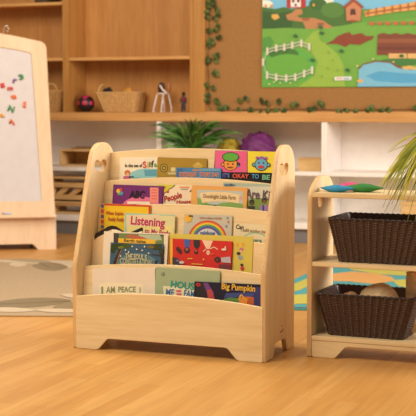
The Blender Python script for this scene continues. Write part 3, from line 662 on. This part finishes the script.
# ------------------------------------------------------------------ books
def sub(o): return o
class Book:
    def __init__(self, tier, off, px, thick, rgb, label, group='picture books in the display', paper=True, spine=None, rough=.35, drop=0):
        v, z = TI[tier]; p0 = MB @ (Vector((0, v, z)) + bn * off); R3 = MB.to_3x3(); n = (R3 @ bn).normalized()
        self.n = n; self.p0 = p0; xl, yl, xr, yr = px
        A = at_plane(xl, yl, p0, n); B = at_plane(xr, yr, p0, n)
        ex = (B - A).normalized(); ey = n.cross(ex).normalized()
        # height down to the pocket floor (lowest corner touches it)
        Bi = MB.inverted()
        zA, zB = (Bi @ A).z, (Bi @ B).z; ez = (MB.to_3x3().inverted() @ ey).z
        h = (min(zA, zB) - PF[tier] - .0008 - drop) / ez - thick * 0
        self.h = h; self.w = (B - A).length; self.ex, self.ey = ex, ey
        self.o = A - ey * h; self.t = thick; self.tier = tier
        self.M = frame(self.o, ex, ey, n)
        self.root = thing('picture_book', label, 'book', self.M, group)
        c = mat('cover_%d_%d_%d' % rgb, rgb, rough, var=.03)
        if thick > .0045:
            k = .0012; bm = bmesh.new(); box(bm, 0, 0, -k, self.w, h, 0, .0004); box(bm, 0, 0, -thick, self.w, h, -thick + k, .0004); box(bm, 0, 0, -thick + k, .0015, h, -k, 0)
            self.cov = bm_obj('cover', bm, c, self.root)
            box_obj('pages', (.0016, .003, -thick + k), (self.w - .003, h - .003, -k), mat('paper', (236, 222, 196), .8, var=.06, scale=200), self.root, bev=0)
        else:
            self.cov = box_obj('cover', (0, 0, -thick), (self.w, h, 0), c, self.root, bev=.0003)
    def cv(self, x, y):
        q = at_plane(x, y, self.p0, self.n) - self.o
        return (min(max(q.dot(self.ex), .0006), self.w - .0006), min(max(q.dot(self.ey), .0006), self.h - .0006))
    def art(self, polys, name='cover_picture', base=.0003): self.lay = base + .0002 * len(polys); art_obj(name, polys, self.cov, self.cv, base=base)
    def text(self, body, x0, y0, x1, y1, rgb, slope=0, shear=0, name='title'):
        me = text_mesh(body, font_shear=shear)
        a = self.cv(x0, y1); b = self.cv(x1, y0); w = max(b[0] - a[0], .002); h = max(b[1] - a[1], .002)
        me.transform(Matrix.Translation((a[0], a[1], getattr(self, 'lay', .0003) + .0003)) @ Matrix.Rotation(slope, 4, 'Z') @ Matrix.Diagonal((w, h, 1, 1)))
        o = link(name, me, mat('ink_%d_%d_%d' % rgb, rgb, .5), self.cov)
        return o
def rect(x0, y0, x1, y1, sl=0): return [(x0, y0), (x1, y0 + sl), (x1, y1 + sl), (x0, y1)]

# top tier
b = Book(0, .007, (119.9,157.3,157.5,157.0), .006, (236, 222, 198), 'cream picture book with small blue sea scene, top row at the far left')
b.art([((140, 192, 196), [(132,172),(138,169.5),(146,168.5),(157,169),(157,190),(124,190),(128,176)]), ((92, 156, 176), [(144,170),(157,169.5),(157,176),(145,176)]), ((196, 112, 62), ell(127.5, 173, 3, 3)), ((222, 178, 140), ell(127.6, 174.6, 1.5, 1.6, 10)), ((190, 92, 130), [(123.5,176),(131,176),(131,190),(123.5,190)]), ((60, 60, 66), rect(129,176.2,134,178)), ((90, 160, 170), rect(131,177.5,140,190))])
b.text('In the sea of', 125.2,163.8,142.5,167.2, (60,52,46)); b.text('S', 143.2,161.6,147,168.2, (198,58,72), .12, name='letter'); b.text('l', 147.4,162.2,148.8,167.4, (226,160,60), name='letter'); b.text('i', 149.2,161.6,151,167, (70,140,80), name='letter'); b.text('f', 151.2,160.6,154,167.4, (50,50,60), name='letter'); b.text('e', 154,163.6,157,167.2, (104,160,70), name='letter')
b = Book(0, .008, (157.9,157.2,207.0,158.6), .007, (166, 132, 42), 'olive gold picture book with a black ringed badge, top row')
b.art([((40, 36, 22), ell(163.8, 168, 4.1, 4.3, 20)), ((196, 166, 56), ell(163.8, 168, 3.3, 3.5, 20)), ((40, 36, 22), ell(163.8, 168, 2.3, 2.5, 16)), ((196, 166, 56), ell(163.8, 168, 1.2, 1.4, 12)), ((196, 158, 66), ell(198, 166, 5, 3)), ((206, 176, 92), ell(198, 163.8, 1.8, 1.6)), ((214, 198, 150), rect(171,167.5,175.6,171.5)), ((206, 190, 140), rect(168,172.5,176,174.6))])
b = Book(0, .015, (176.4,167.6,221.4,168.4), .006, (72, 128, 176), 'small blue picture book with orange title, leaning in front of the olive gold one')
b.art([((58, 104, 160), rect(177,168.5,183,190)), ((106, 156, 190), rect(200,168.6,220,171))])
b.text('ORANGE', 192.5,169.2,200.5,171.0, (232,150,66)); b.text('GOODNIGHT', 179,172.2,197,176.8, (226,132,58)); b.text('STORY DAY', 199.5,172.5,219.5,176.8, (226,132,58))
b = Book(0, .007, (215.0,150.5,277.9,151.6), .006, (22, 20, 24), 'pink and yellow picture book with two cartoon heads above a black title band')
b.art([((228, 92, 142), [(215,150.4),(247,150.9),(247,172.4),(215,171.9)]), ((232, 212, 52), [(247.7,150.9),(278,151.4),(278,173),(247.7,172.5)]),
       ((30, 26, 24), ell(230.6, 164, 7.4, 6.8, 24)), ((232, 148, 58), ell(230.6, 164.2, 6.6, 6, 24)), ((30, 26, 24), ell(222.7, 164.5, 1.9, 2, 12)), ((232, 148, 58), ell(222.8, 164.5, 1.3, 1.4, 12)), ((30, 26, 24), ell(238.5, 164.5, 1.9, 2, 12)), ((72, 120, 190), ell(238.3, 166, 1.1, 1.3, 12)),
       ((30, 26, 24), ell(230.8, 157, 8.6, 4.8, 24)), ((92, 168, 52), ell(230.8, 157, 7.8, 4.1, 24)),
       ((30, 26, 24), ell(228, 164, .8, .8, 8)), ((30, 26, 24), ell(233, 164, .8, .8, 8)), ((120, 62, 30), ell(230.5, 167.4, 3.2, .7, 10)),
       ((28, 26, 30), ell(261.5, 164.5, 6.8, 6.4, 24)), ((106, 168, 204), ell(261.5, 164.5, 6, 5.6, 24)), ((28, 26, 30), ell(254, 164.8, 1.9, 2, 12)), ((106, 168, 204), ell(254.2, 164.8, 1.2, 1.3, 12)), ((28, 26, 30), ell(269, 165, 1.9, 2, 12)), ((106, 168, 204), ell(268.8, 165, 1.2, 1.3, 12)),
       ((150, 88, 168), [(255.5,158.5),(257,156.4),(260,157.2),(262,156.2),(264.5,157.3),(267.5,157),(268,159.4),(262,159)]), ((28, 26, 30), ell(259.2, 163, .8, .8, 8)), ((28, 26, 30), ell(263.8, 163, .8, .8, 8)), ((196, 52, 52), ell(261.4, 167, 3.2, 1.6, 14))])
b.text("IT'S", 223,173.4,230.2,177.6, (104,116,190)); b.text('OKAY', 232.8,174,249.5,178.2, (222,84,62)); b.text('TO', 252,174.2,259.5,178.6, (86,150,196)); b.text('BE', 262.6,175,270.6,179.8, (122,186,148))
# second tier
b = Book(1, .007, (158.0,184.3,192.6,185.0), .006, (234, 214, 184), 'cream picture book titled People House in red, second row')
b.art([((206, 196, 62), [(158,184.4),(175.8,184.6),(172,188),(170,188.5),(167,192),(165,192.5),(163,196),(158,200)]), ((46, 40, 30), [(175.8,184.6),(172,188.4),(170,188.9),(167,192.4),(165,193),(163,197),(162.4,196.6),(164.6,192.4),(166.8,191.6),(169.8,188.2),(171.8,187.6),(174.8,184.6)]), ((206, 66, 42), ell(164, 187.3, 1.8, 1.2)), ((206, 66, 42), ell(167.8, 191.8, 1.4, 1.3)), ((228, 150, 96), rect(179.5,186.6,189.5,188.2)), ((120, 160, 180), rect(181,189,188,189.7)), ((52, 44, 40), [(189.6,191.5),(192,189.2),(192.4,190),(190.4,192.2)])])
b.text('People', 164.8,196.6,183.5,204.2, (178,46,40), .26, .2); b.text('House', 176.5,200.4,191.4,203.8, (178,46,40), .06, .1)
b = Book(1, .014, (113.3,184.4,163.2,186.2), .006, (112, 42, 112), 'purple picture book titled ABC, second row at the left')
b.art([((222, 112, 150), ell(141, 207, 19, 10.5, 24)), ((232, 138, 122), rect(150,187.4,158.5,202.6,.3)), ((206, 96, 92), rect(152,189.6,157,190.4)), ((206, 96, 92), rect(152,192.4,157,193.2)), ((206, 96, 92), rect(151.5,195.5,157.5,196.3)), ((206, 96, 92), rect(152,198.4,157,199.2)), ((214, 186, 60), ell(118.4, 191, 1.9, 2.2)), ((206, 62, 52), ell(121, 189.6, 1.5, 1.8)), ((86, 140, 170), ell(121.5, 193.4, 2, 2)), ((110, 160, 90), ell(119, 194, 1.2, 1.2)), ((238, 222, 196), rect(127.5,201.4,150,204,.3))])
b.text('ABC', 129.3,190.6,145.2,197.8, (26,18,26), -.02, .05)
b = Book(1, .007, (223.3,182.4,271.9,184.6), .006, (168, 182, 168), 'grey green picture book titled We Are Ki in dark letters, second row at the right')
b.art([((204, 204, 186), rect(224,186.5,271,198)), ((122, 146, 62), [(247,201),(258,197.5),(272,200),(272,216),(247,216)]), ((52, 40, 34), ell(252, 202.4, 2.6, 3.2)), ((96, 68, 52), ell(251.8, 203.8, 1.5, 1.8)), ((60, 50, 50), rect(248,206,255,214)), ((44, 34, 30), ell(264.2, 200.6, 2.5, 3)), ((128, 86, 62), ell(264.2, 201.8, 1.6, 2)), ((152, 120, 176), [(260.5,205),(268,205),(270.5,214),(258,214)]), ((70, 66, 90), rect(262.6,205,264.4,213)), ((90, 120, 140), rect(224.5,184,232.5,186))])
b.text('We Are Ki', 229,189.4,270.5,196.9, (96,74,84), -.03, 0); b.text('Com', 230.2,183.8,235.2,185.9, (64,70,88), name='small_text')
b = Book(1, .014, (191.8,185.2,247.6,187.6), .006, (226, 166, 92), 'picture book with an orange frame around a green scene, second row')
b.art([((188, 194, 186), [(197.4,189.5),(243,191.2),(243,215),(197.4,215)]), ((134, 166, 84), [(197.4,197),(203,200),(212,206),(222,203),(232,202),(243,204),(243,216),(197.4,216)]), ((112, 146, 72), ell(208, 207, 9, 3)), ((232, 206, 158), [(199.6,193),(212,191.8),(226,192),(240,194.6),(239,203.4),(226,201.4),(212,201.6),(202.2,203)]), ((210, 160, 160), ell(240.5, 198, 1.6, 2)), ((70, 70, 80), ell(215, 205.6, 2, 1))])
b.text('Goodnight Little Farm', 203,195.2,236,199.2, (150,120,82), -.01)
# third tier
b = Book(2, .007, (100.8,203.3,150.8,205.2), .006, (230, 190, 38), 'yellow picture book with a red border and chequered spine, third row at the left')
sp_ = [((200, 52, 44), [(104,203.2),(150.8,204.9),(150.8,207),(104,205.4)]), ((200, 52, 44), rect(148.6,205,150.8,230)), ((214, 150, 60), rect(100.8,203.4,104.2,240))]
for k in range(5): sp_.append((((70, 84, 140), (186, 70, 52))[k % 2], rect(101.1, 204.4 + 5.2 * k, 103.9, 207.6 + 5.2 * k)))
b.art(sp_); b.text('When Sophie', 105.8,211.6,123.8,215.8, (178,84,40)); b.text('Really Really', 108.5,217.6,124.3,222, (178,84,40))
b = Book(2, .016, (124.8,212.9,175.2,215.0), .0085, (222, 212, 160), 'cream book titled Listening in magenta letters, third row')
b.art([((152, 196, 186), [(124.8,213),(175,214.8),(175,216),(126.4,214.6),(126.4,240),(124.8,240)]), ((232, 214, 140), rect(126.6,226,173,242)), ((226, 206, 168), rect(126.4,214.8,160,226))])
b.text('Listening', 130.4,217.2,165.2,227.2, (186,40,92), -.03); b.text('to My Body', 144.5,229.4,170.4,234.4, (178,48,104), -.05)
b = Book(2, .008, (184.2,214.0,232.4,215.6), .007, (198, 190, 172), 'grey picture book with a rainbow on its cover, third row')
rb = []
for k, (rgb, ro) in enumerate(zip(((196, 66, 58), (232, 138, 52), (234, 196, 62), (96, 160, 72), (70, 110, 176), (110, 72, 140)), (19.5, 18.2, 16.9, 15.6, 14.3, 13.0))):
    rb.append((rgb, ell(207.5, 240.5, ro, ro * 1.03, 28, PI, 2*PI)))
rb.append(((206, 204, 204), ell(207.5, 240.5, 11.7, 12.0, 24, PI, 2*PI)))
rb += [((230, 178, 58), [(185,215),(191,214.6),(192.5,217),(191,221.5),(187.5,222.5),(184.6,220)]), ((90, 80, 60), rect(188.8,215.2,192.8,217)), ((90, 150, 150), ell(227.6, 218, 1, 1, 8)), ((196, 80, 80), ell(228.5, 222, 1, 1, 8)), ((120, 150, 190), ell(226.4, 226, 1.2, 1.2, 8))]
b.art(rb); b.text('Love makes a family', 200,217.4,222,219, (150,90,80), name='small_text'); b.text('rainbow', 200.5,231,215.5,235.5, (74,92,150), .02)
b = Book(2, .008, (234.3,222.8,269.8,225.0), .006, (230, 212, 174), 'cream picture book with faint script and a green arch, third row at the right')
b.art([((160, 190, 160), ell(255, 240, 12.5, 8, 20, PI, 2*PI)), ((226, 210, 174), ell(255, 240.8, 11.3, 7.2, 20, PI, 2*PI))])
b.text('Can', 235.9,224.8,243.8,229, (62,56,46)); b.text('I build another thing', 241,229.6,268,232.4, (158,136,104), -.03, name='small_text'); b.text('here', 252,238.5,262,242, (88,130,110), name='small_text')
# fourth tier
b = Book(3, .0035, (169.6,233.4,253.2,236.6), .0035, (214, 194, 88), 'large yellow green picture book behind the red one, fourth row at the right')
b.art([((226, 160, 56), ell(237.6, 245.3, 1.5, 2.2)), ((226, 160, 56), ell(243.2, 244.6, 1.5, 2.2)), ((206, 120, 130), ell(241.5, 249.3, 2.2, 1.8)), ((70, 50, 40), ell(238.6, 253.5, 2, 1.7)), ((226, 190, 160), ell(241, 251.5, 1.3, 1.3)), ((150, 160, 172), ell(240.6, 257.5, 2.4, 2.2)), ((60, 44, 36), ell(242, 265, 1.5, 1.5)), ((198, 56, 66), ell(242.4, 268.4, 1.9, 2.4))])
b = Book(3, .0115, (170.2,238.4,232.4,241.4), .0075, (206, 50, 42), 'red picture book with upside-down dolls and a yellow spine, fourth row')
rd = [((230, 184, 52), rect(170.2,238.2,172.6,275)), ((238, 200, 170), [(202,239.8),(213,240.3),(209.5,249),(206.5,249)]), ((226, 180, 150), ell(208.2, 252.6, 1.9, 2.4)), ((232, 196, 170), [(203,251),(206,248.6),(206.4,249.4),(203.4,252)]), ((232, 196, 170), [(210,248.4),(214,246.4),(218,249),(217.6,249.8),(214,247.4),(210.4,249.4)]),
      ((62, 96, 170), [(184,238.8),(190.5,239),(189.4,247.4),(185,247.2)]), ((54, 42, 44), ell(187, 250.3, 3, 3)), ((150, 100, 74), ell(187, 249.4, 1.5, 1.5)), ((50, 44, 50), [(193.4,239.2),(199.8,239.5),(200,246),(197,249.4),(194,247)]), ((44, 34, 34), ell(196.2, 252, 1.9, 2.2)), ((150, 100, 74), ell(196.2, 251, 1.1, 1.2)),
      ((70, 40, 38), [(176,248),(178,246.4),(181.6,250),(182.2,253.6),(180,254),(177,251)]), ((46, 38, 40), ell(217.6, 259.6, 3, 2.8)), ((96, 62, 52), ell(217.4, 259.8, 1.5, 1.5)), ((186, 176, 186), [(221,257.5),(230.5,256.6),(231.6,263),(222,262.4)]), ((112, 50, 60), rect(219,264.4,231,275)), ((226, 206, 186), ell(224.2, 249.5, 2.6, 1.2)), ((226, 206, 186), ell(225.6, 247.6, .7, 1.6)),
      ((66, 52, 62), [(172.8,257),(178,258),(182,263),(180,268),(172.8,268)]), ((206, 196, 190), ell(182, 262.4, 2.6, 1.4)), ((120, 110, 130), ell(178, 260.6, 1.5, 1.2)), ((228, 190, 70), rect(188,258.2,193,259)), ((228, 190, 70), rect(192,263.4,203,264.2,.6)), ((228, 190, 70), ell(204, 259.5, .9, .9, 8)), ((216, 96, 70), ell(213, 254, 1.6, .6))]
b.art(rd)
b = Book(3, .0125, (104.0,231.2,168.2,233.8), .007, (234, 218, 196), 'white-bordered picture book with a yellow banner behind the starry one, fourth row')
b.art([((70, 60, 56), [(113.6,233),(163.8,234.6),(163.8,275),(113.6,275)]), ((110, 130, 78), [(119,233.3),(140,234),(150,238),(160,236),(163.5,236),(163.5,244),(119,244)]), ((176, 190, 156), [(138,234.2),(160,234.8),(162,240),(152,241),(140,237)]), ((186, 96, 72), [(124,236.4),(131,234.4),(142,236.6),(150,240),(140,240)]), ((232, 182, 52), [(118.4,238.2),(156,239.6),(155.4,244),(118.4,243)])])
b.text('Earth tales', 124,239.6,146,241.8, (90,70,40), -.02)
b = Book(3, .0192, (110.6,242.4,163.8,244.8), .006, (66, 94, 116), 'dark blue starry night picture book framed by trees, fourth row at the left')
st = [((96, 126, 140), ell(137, 275, 26, 22, 24)), ((126, 150, 146), ell(137, 275, 22, 14, 24)), ((58, 40, 26), [(110.8,271),(113.6,262),(118,252),(121,243),(124,243.3),(121,250),(117,260),(115,271)]), ((176, 106, 52), [(115,268),(118,257),(121,250),(121.6,250.4),(118.6,258),(116,268)]), ((46, 64, 30), ell(117, 246.4, 6, 3.2)), ((66, 84, 34), ell(126, 245.8, 5, 2.4)), ((110, 120, 44), ell(121, 247.5, 3, 1.4)), ((46, 64, 30), ell(113, 250, 2.4, 3)),
      ((58, 40, 26), [(158,244.6),(161,244.7),(163,252),(163.6,271),(161,271),(161,258),(159,251)]), ((58, 64, 30), ell(156, 247, 5.6, 2.4)), ((118, 100, 40), ell(151, 247, 3.6, 1.6)), ((58, 64, 30), ell(161.6, 251, 2, 3)), ((70, 48, 30), [(152,254.2),(160,255),(160,255.8),(152,254.9)]), ((60, 40, 34), rect(155,260.5,157.4,265))]
for x, y in ((132.5,246.4),(137,249.2),(142.6,250.4),(149,253.2),(129,252),(121,256),(145,246.6),(126,250)): st.append(((236, 228, 206), ell(x, y, .8, .8, 8)))
b.art(st); b.text('THE SOUL S', 125.5,254.2,147.5,258.4, (206,190,140), -.02); b.text('CONSTELLATION', 120.4,259.2,152,264, (190,180,140), -.02)
# floppy open black paperback with a wavy top edge
def wavy():
    v, z = TI[3]; off = .0045; n = (MB.to_3x3() @ bn).normalized(); p0 = MB @ (Vector((0, v, z)) + bn * off)
    A = at_plane(94, 240, p0, n); B = at_plane(143, 240, p0, n); ex = (MB.to_3x3() @ X_); ey = n.cross(ex)
    Bi = MB.inverted(); h = ((Bi @ A).z - PF[3]) / math.cos(al); o = A - ey * (h - .0008)
    t = thing('open_paperback', 'floppy black paperback with a wavy top edge and white pages, third gap at the left', 'book', frame(o, ex, ey, n), 'picture books in the display')
    def cv(x, y): q = at_plane(x, y, p0, n) - o; return (q.dot(ex), q.dot(ey))
    top = [(93.9,236.5),(95,233.6),(99,231.2),(104,228.6),(107.5,226.4),(111.5,225.4),(116,226.4),(120,229),(124,232),(126.5,233.4),(131,231.8),(136,229.6),(141,227.4),(142.6,228)]
    pg = [(94.2,240),(98,237),(104,234),(108,231),(112,229.4),(116,229.6),(120,231),(124,233.2),(126.6,234.8),(131,234.4),(136,233),(141,231.4),(142.2,231.2)]
    for name, L, m, z0, th in (('cover', top, mat('black_cover', (36, 26, 28), .4), -.004, .0012), ('pages', pg, mat('tan_paper', (218, 186, 142), .8), -.0026, .0026), ('white_page', pg[4:], mat('paper', (236, 222, 196), .8), .0002, .0004)):
        P = [cv(*p) for p in L]; ol = P + [(P[-1][0], .0008), (P[0][0], .0008)]
        shape_obj(name, [ol], th, m, t, Matrix.Translation((0, 0, z0 + (th if name != 'cover' else 0))), .0002)
wavy()
# bottom tier
b = Book(4, .009, (92.3,268.4,155.0,267.4), .008, (230, 212, 192), 'pinkish white picture book with a cream I AM PEACE label, bottom row at left')
b.art([((238, 222, 188), [(99.4,284),(106,282.4),(126,282.8),(143,284),(143.4,300),(99.4,300)]), ((176, 166, 140), rect(139.4,287.4,141,293))])
b.text('I', 101.4,286.6,103.2,294, (140,142,104)); b.text('AM', 106.2,286.4,115,293, (140,142,104)); b.text('PEACE', 118.4,286.4,135.8,292.4, (140,142,104))
b = Book(4, .009, (156.0,267.2,220.2,271.2), .008, (162, 174, 138), 'sage green picture book titled HOUS in teal, bottom row in the middle')
b.art([((92, 84, 66), ell(163.2, 274.3, 1.9, 1.9, 14)), ((162, 174, 138), ell(163.2, 274.3, 1.2, 1.2, 12)), ((92, 84, 66), ell(163.4, 274.5, .6, .6, 8)), ((226, 216, 180), [(163,285.8),(200,288.6),(200,305),(164.6,305)]), ((212, 96, 108), rect(176.4,290,181.4,292.4)), ((212, 96, 108), rect(176.6,293.2,181.6,295.4))])
b.text('HOUS', 170.6,281.8,194.5,287.4, (32,146,132), -.05); b.text('ME', 165.8,289,174.4,295.2, (62,110,160), -.04); b.text('FAM', 183.8,290.2,195,296.8, (62,110,160), -.04)
b = Book(4, .0155, (194.4,281.4,261.7,284.6), .006, (34, 30, 48), 'dark picture book titled Big Pumpkin in yellow, bottom row at the right')
b.art([((44, 34, 40), [(197,285),(203,283),(208,290),(207,300),(196,300)]), ((112, 62, 130), [(203,282.6),(208,283),(214,293),(214,300),(209,300),(206,290)]), ((190, 70, 66), [(207,290),(211,289),(215,299),(208,300)]), ((62, 72, 134), [(226,293),(261,292),(261,297),(240,297),(224,298)]), ((196, 40, 44), ell(198.3, 284.6, 2.4, 1.8)), ((60, 26, 28), ell(198.3, 284.6, .9, .7)),
       ((206, 112, 40), ell(247, 304, 14, 7.4, 20)), ((226, 142, 52), ell(243, 304, 7, 6.6)), ((188, 90, 40), ell(251, 304, 4, 6.4)), ((96, 130, 62), [(224,299),(230,297.4),(238,298),(240,303),(220,303)]), ((226, 166, 62), [(238,300),(240.4,294.6),(242,294.4),(247,299.6),(246,300),(241.6,296),(239.4,300)]), ((52, 52, 110), rect(254,287,261,306)), ((96, 90, 120), rect(222,289.6,255,290.1,1.6))])
b.text('Big Pumpkin', 221.6,283.4,255.6,290.8, (228,178,66), -.035)

# ------------------------------------------------------------------ low shelf with baskets
CK = Vector((-1.28292, 4.34262, 0)); MC = Matrix.Translation(CK) @ Matrix.Rotation(-.0315, 4, 'Z')
CWID, CD = .80, .262
cart = thing('low_shelf', 'low open birch shelf unit holding two dark woven baskets at the right', 'shelf', MC)
cs = fillet([(0,0,.006),(CD,0,.006),(CD,.612,.06),(.20,.647,.08),(.095,.647,.08),(0,.600,.06)], 8)
hl = fillet([(.072,.535,.022),(.128,.535,.022),(.128,.585,.022),(.072,.585,.022)], 5)
for x in (.018, CWID): shape_obj('side_panel', [cs, hl], .018, (birch_v, ply_edge), cart, R_side(x), .003)
for z, nm in ((.594, 'shelf_top'), (.346, 'shelf_board'), (.078, 'shelf_board')):
    box_obj(nm, (.0175, .002, z - .0165), (CWID - .0175, CD - .005, z), birch_h, cart, bev=.002)
apn = fillet([(.0185,0,.008),(.105,0,.022),(.146,.046,.026),(CWID-.146,.046,.026),(CWID-.105,0,.022),(CWID-.0185,0,.008),(CWID-.0185,.0612),(.0185,.0612)], 6)
shape_obj('apron', [apn], .016, birch_h, cart, R_front(.004), .002)
dkw = mat('dark_brown_weave', (66, 40, 27), .42, var=.5, scale=120, spec=.5); dkr = mat('dark_brown_rim', (50, 30, 21), .42, var=.2, scale=90, spec=.5)
def Mloc(u, v, z): return MC @ Matrix.Translation((u, v, z))
wicker('woven_basket', 'dark brown woven basket on the bottom shelf with tan lumps inside', Mloc(0, 0, .0785), (.066,.035,.348,.225), (.028,.004,.392,.256), .152, 44, 34, .0030, (dkw, dkr), .0048, 'dark baskets on the low shelf', per=6)
wicker('woven_basket', 'dark brown woven basket on the middle shelf under the green and blue pods', Mloc(0, 0, .3465), (.105,.030,.392,.220), (.072,.002,.436,.254), .156, 44, 34, .0030, (dkw, dkr), .0048, 'dark baskets on the low shelf', per=6)
# tan contents of the lower basket
tan = mat('tan_felt', (216, 188, 148), .9, var=.18, scale=60, bump=.4)
def lumpo(name, label, u, v, z, r, sq, cat='toy', m=tan, jit=.05, grp=None):
    bm = bmesh.new(); lump(bm, (0, 0, 0), r, 24, sq, jit); o = bm_obj(name, bm, m, smooth=True); o.matrix_world = Mloc(u, v, z); return tag(o, label, cat, grp)
lumpo('felt_loaf', 'large domed tan lump in the lower dark basket', .236, .12, .184, .083, (.95, .82, .97), grp='tan lumps in the lower basket')
lumpo('felt_loaf', 'small tan lump at the left inside the lower dark basket', .125, .12, .165, .062, (.80, .85, 1.0), grp='tan lumps in the lower basket')
# tan round column standing right of the lower basket
t = thing('woven_tube', 'tan ribbed tube standing up at the right end inside the lower dark basket', 'tube', Mloc(.352, .15, .0915))
bm = bmesh.new(); tube(bm, [(0,0,0),(0.0,0,.09),(.0,0,.20),(.0,0,.215)], [.026,.026,.026,.021], 24); bm_obj('body', bm, tan, t)
bm = bmesh.new(); tube(bm, [(.022*math.cos(2*PI*k/30), .022*math.sin(2*PI*k/30), .213) for k in range(30)], .004, 6, True); bm_obj('rim', bm, tan, t)
# felt pods on top
def pod(px, L, wd, hg, ang, rgb, label, v, extra=0):
    p = None; bm = bmesh.new(); n = 22; sg = 16; R = []
    for k in range(n + 1):
        s = k / n; x = (s - .5) * L; r = math.sin(PI * s) ** .8 * (1 - .15 * math.cos(2 * PI * s)) if 0 < k < n else .03
        R.append([bm.verts.new((x, wd * r * math.cos(2*PI*j/sg), hg * (max(r * math.sin(2*PI*j/sg), -.75 * r) + .75 + (1 - min(1, r)) * .25))) for j in range(sg)])
    for a, b in zip(R, R[1:]):
        for j in range(sg): bm.faces.new((a[j], a[(j+1) % sg], b[(j+1) % sg], b[j])).smooth = True
    bm.faces.new(R[0]); bm.faces.new(R[-1][::-1])
    o = bm_obj('felt_pod', bm, mat('felt_%d_%d_%d' % rgb, rgb, .85, var=.12, scale=80, bump=.3)); u, z = px
    o.matrix_world = Mloc(u, v, z) @ Matrix.Rotation(ang, 4, 'Z'); tag(o, label, 'felt pod', 'felt pods on the low shelf')
pod((.088, .5945), .135, .03, .0135, -.10, (48, 134, 176), 'blue pointed felt pod on the low shelf top, leftmost', .075)
pod((.175, .5945), .155, .032, .016, -.12, (54, 124, 56), 'green pointed felt pod on the low shelf top, rightmost', .115)
pod((.105, .5945), .12, .026, .0155, .02, (206, 72, 122), 'pink pointed felt pod lying behind the blue and green ones', .185)
# grassy plant on the low shelf
gp = thing('potted_grass_plant', 'yellow green grassy plant drooping over the right end of the low shelf', 'plant', Mloc(.53, .13, .5945))
bm = bmesh.new(); lathe(bm, [(.045,0),(.062,.09),(.068,.09),(.068,.105),(.058,.105),(.056,.09)]); bm_obj('pot', bm, mat('clay_pot', (170, 108, 74), .7), gp)
bm = bmesh.new(); Ci = MC.inverted()
def cat_v(x, y, v):
    n = (MC.to_3x3() @ Y_); p0 = MC @ Vector((0, v, 0)); return Ci @ at_plane(x, y, p0, n)
vis = [(388,152.5,.08),(376,190,.10),(378,192,.06),(380,187,.12),(384,213,-.03),(382,196,.02),(387,206,-.03),(392,214,-.04),(393,198,.0),(399,207,-.03),(403,200,-.02),(407,222,-.05),(411,206,-.03),(385,183,.14),(390,178,.13),(395,174,.12),(386,191,.05),(390,184,.04),(396,190,.03),(402,186,.05),(399,176,.08),(406,172,.09),(411,190,.0),(414,180,.03),(418,200,-.03),(424,190,-.03),(382,188,.10),(410,165,.08),(396,205,-.02),(389,192,.02)]
og = Vector((.53, .13, .5945))
for j in range(92):
    if j < 2 * len(vis) + 10:
        x, y, v = vis[j % len(vis)]
        if j >= len(vis): x += random.uniform(-2, 9); y += random.uniform(-12, 1); v += random.uniform(-.01, .03)
        tp = cat_v(x, y, v) - og
        cz = .345 + random.uniform(-.05, .03) - (.05 if x > 400 else 0)
        if j == 0: cz = .25
        c = Vector((-.08 + random.uniform(-.05, .05), tp.y * .5, cz))
    else:
        a = random.uniform(-1.9, 1.9); r = random.uniform(.15, .26)
        tp = Vector((r * math.cos(a), r * .5 * math.sin(a) , random.uniform(.02, .2))); c = Vector((tp.x * .6, tp.y * .6, random.uniform(.2, .3)))
    r0 = Vector((random.uniform(-.03, .03), random.uniform(-.03, .03), .095))
    blade(bm, bez(r0, c, tp, 12), random.uniform(.0042, .0068), mi=random.choice((0, 0, 1, 1, 2)))
bm_obj('leaves', bm, [mat('grass_yellow', (216, 206, 70), .45, var=.2), mat('grass_green', (164, 172, 56), .45, var=.2), mat('grass_dark', (84, 102, 36), .5, var=.2)], gp)
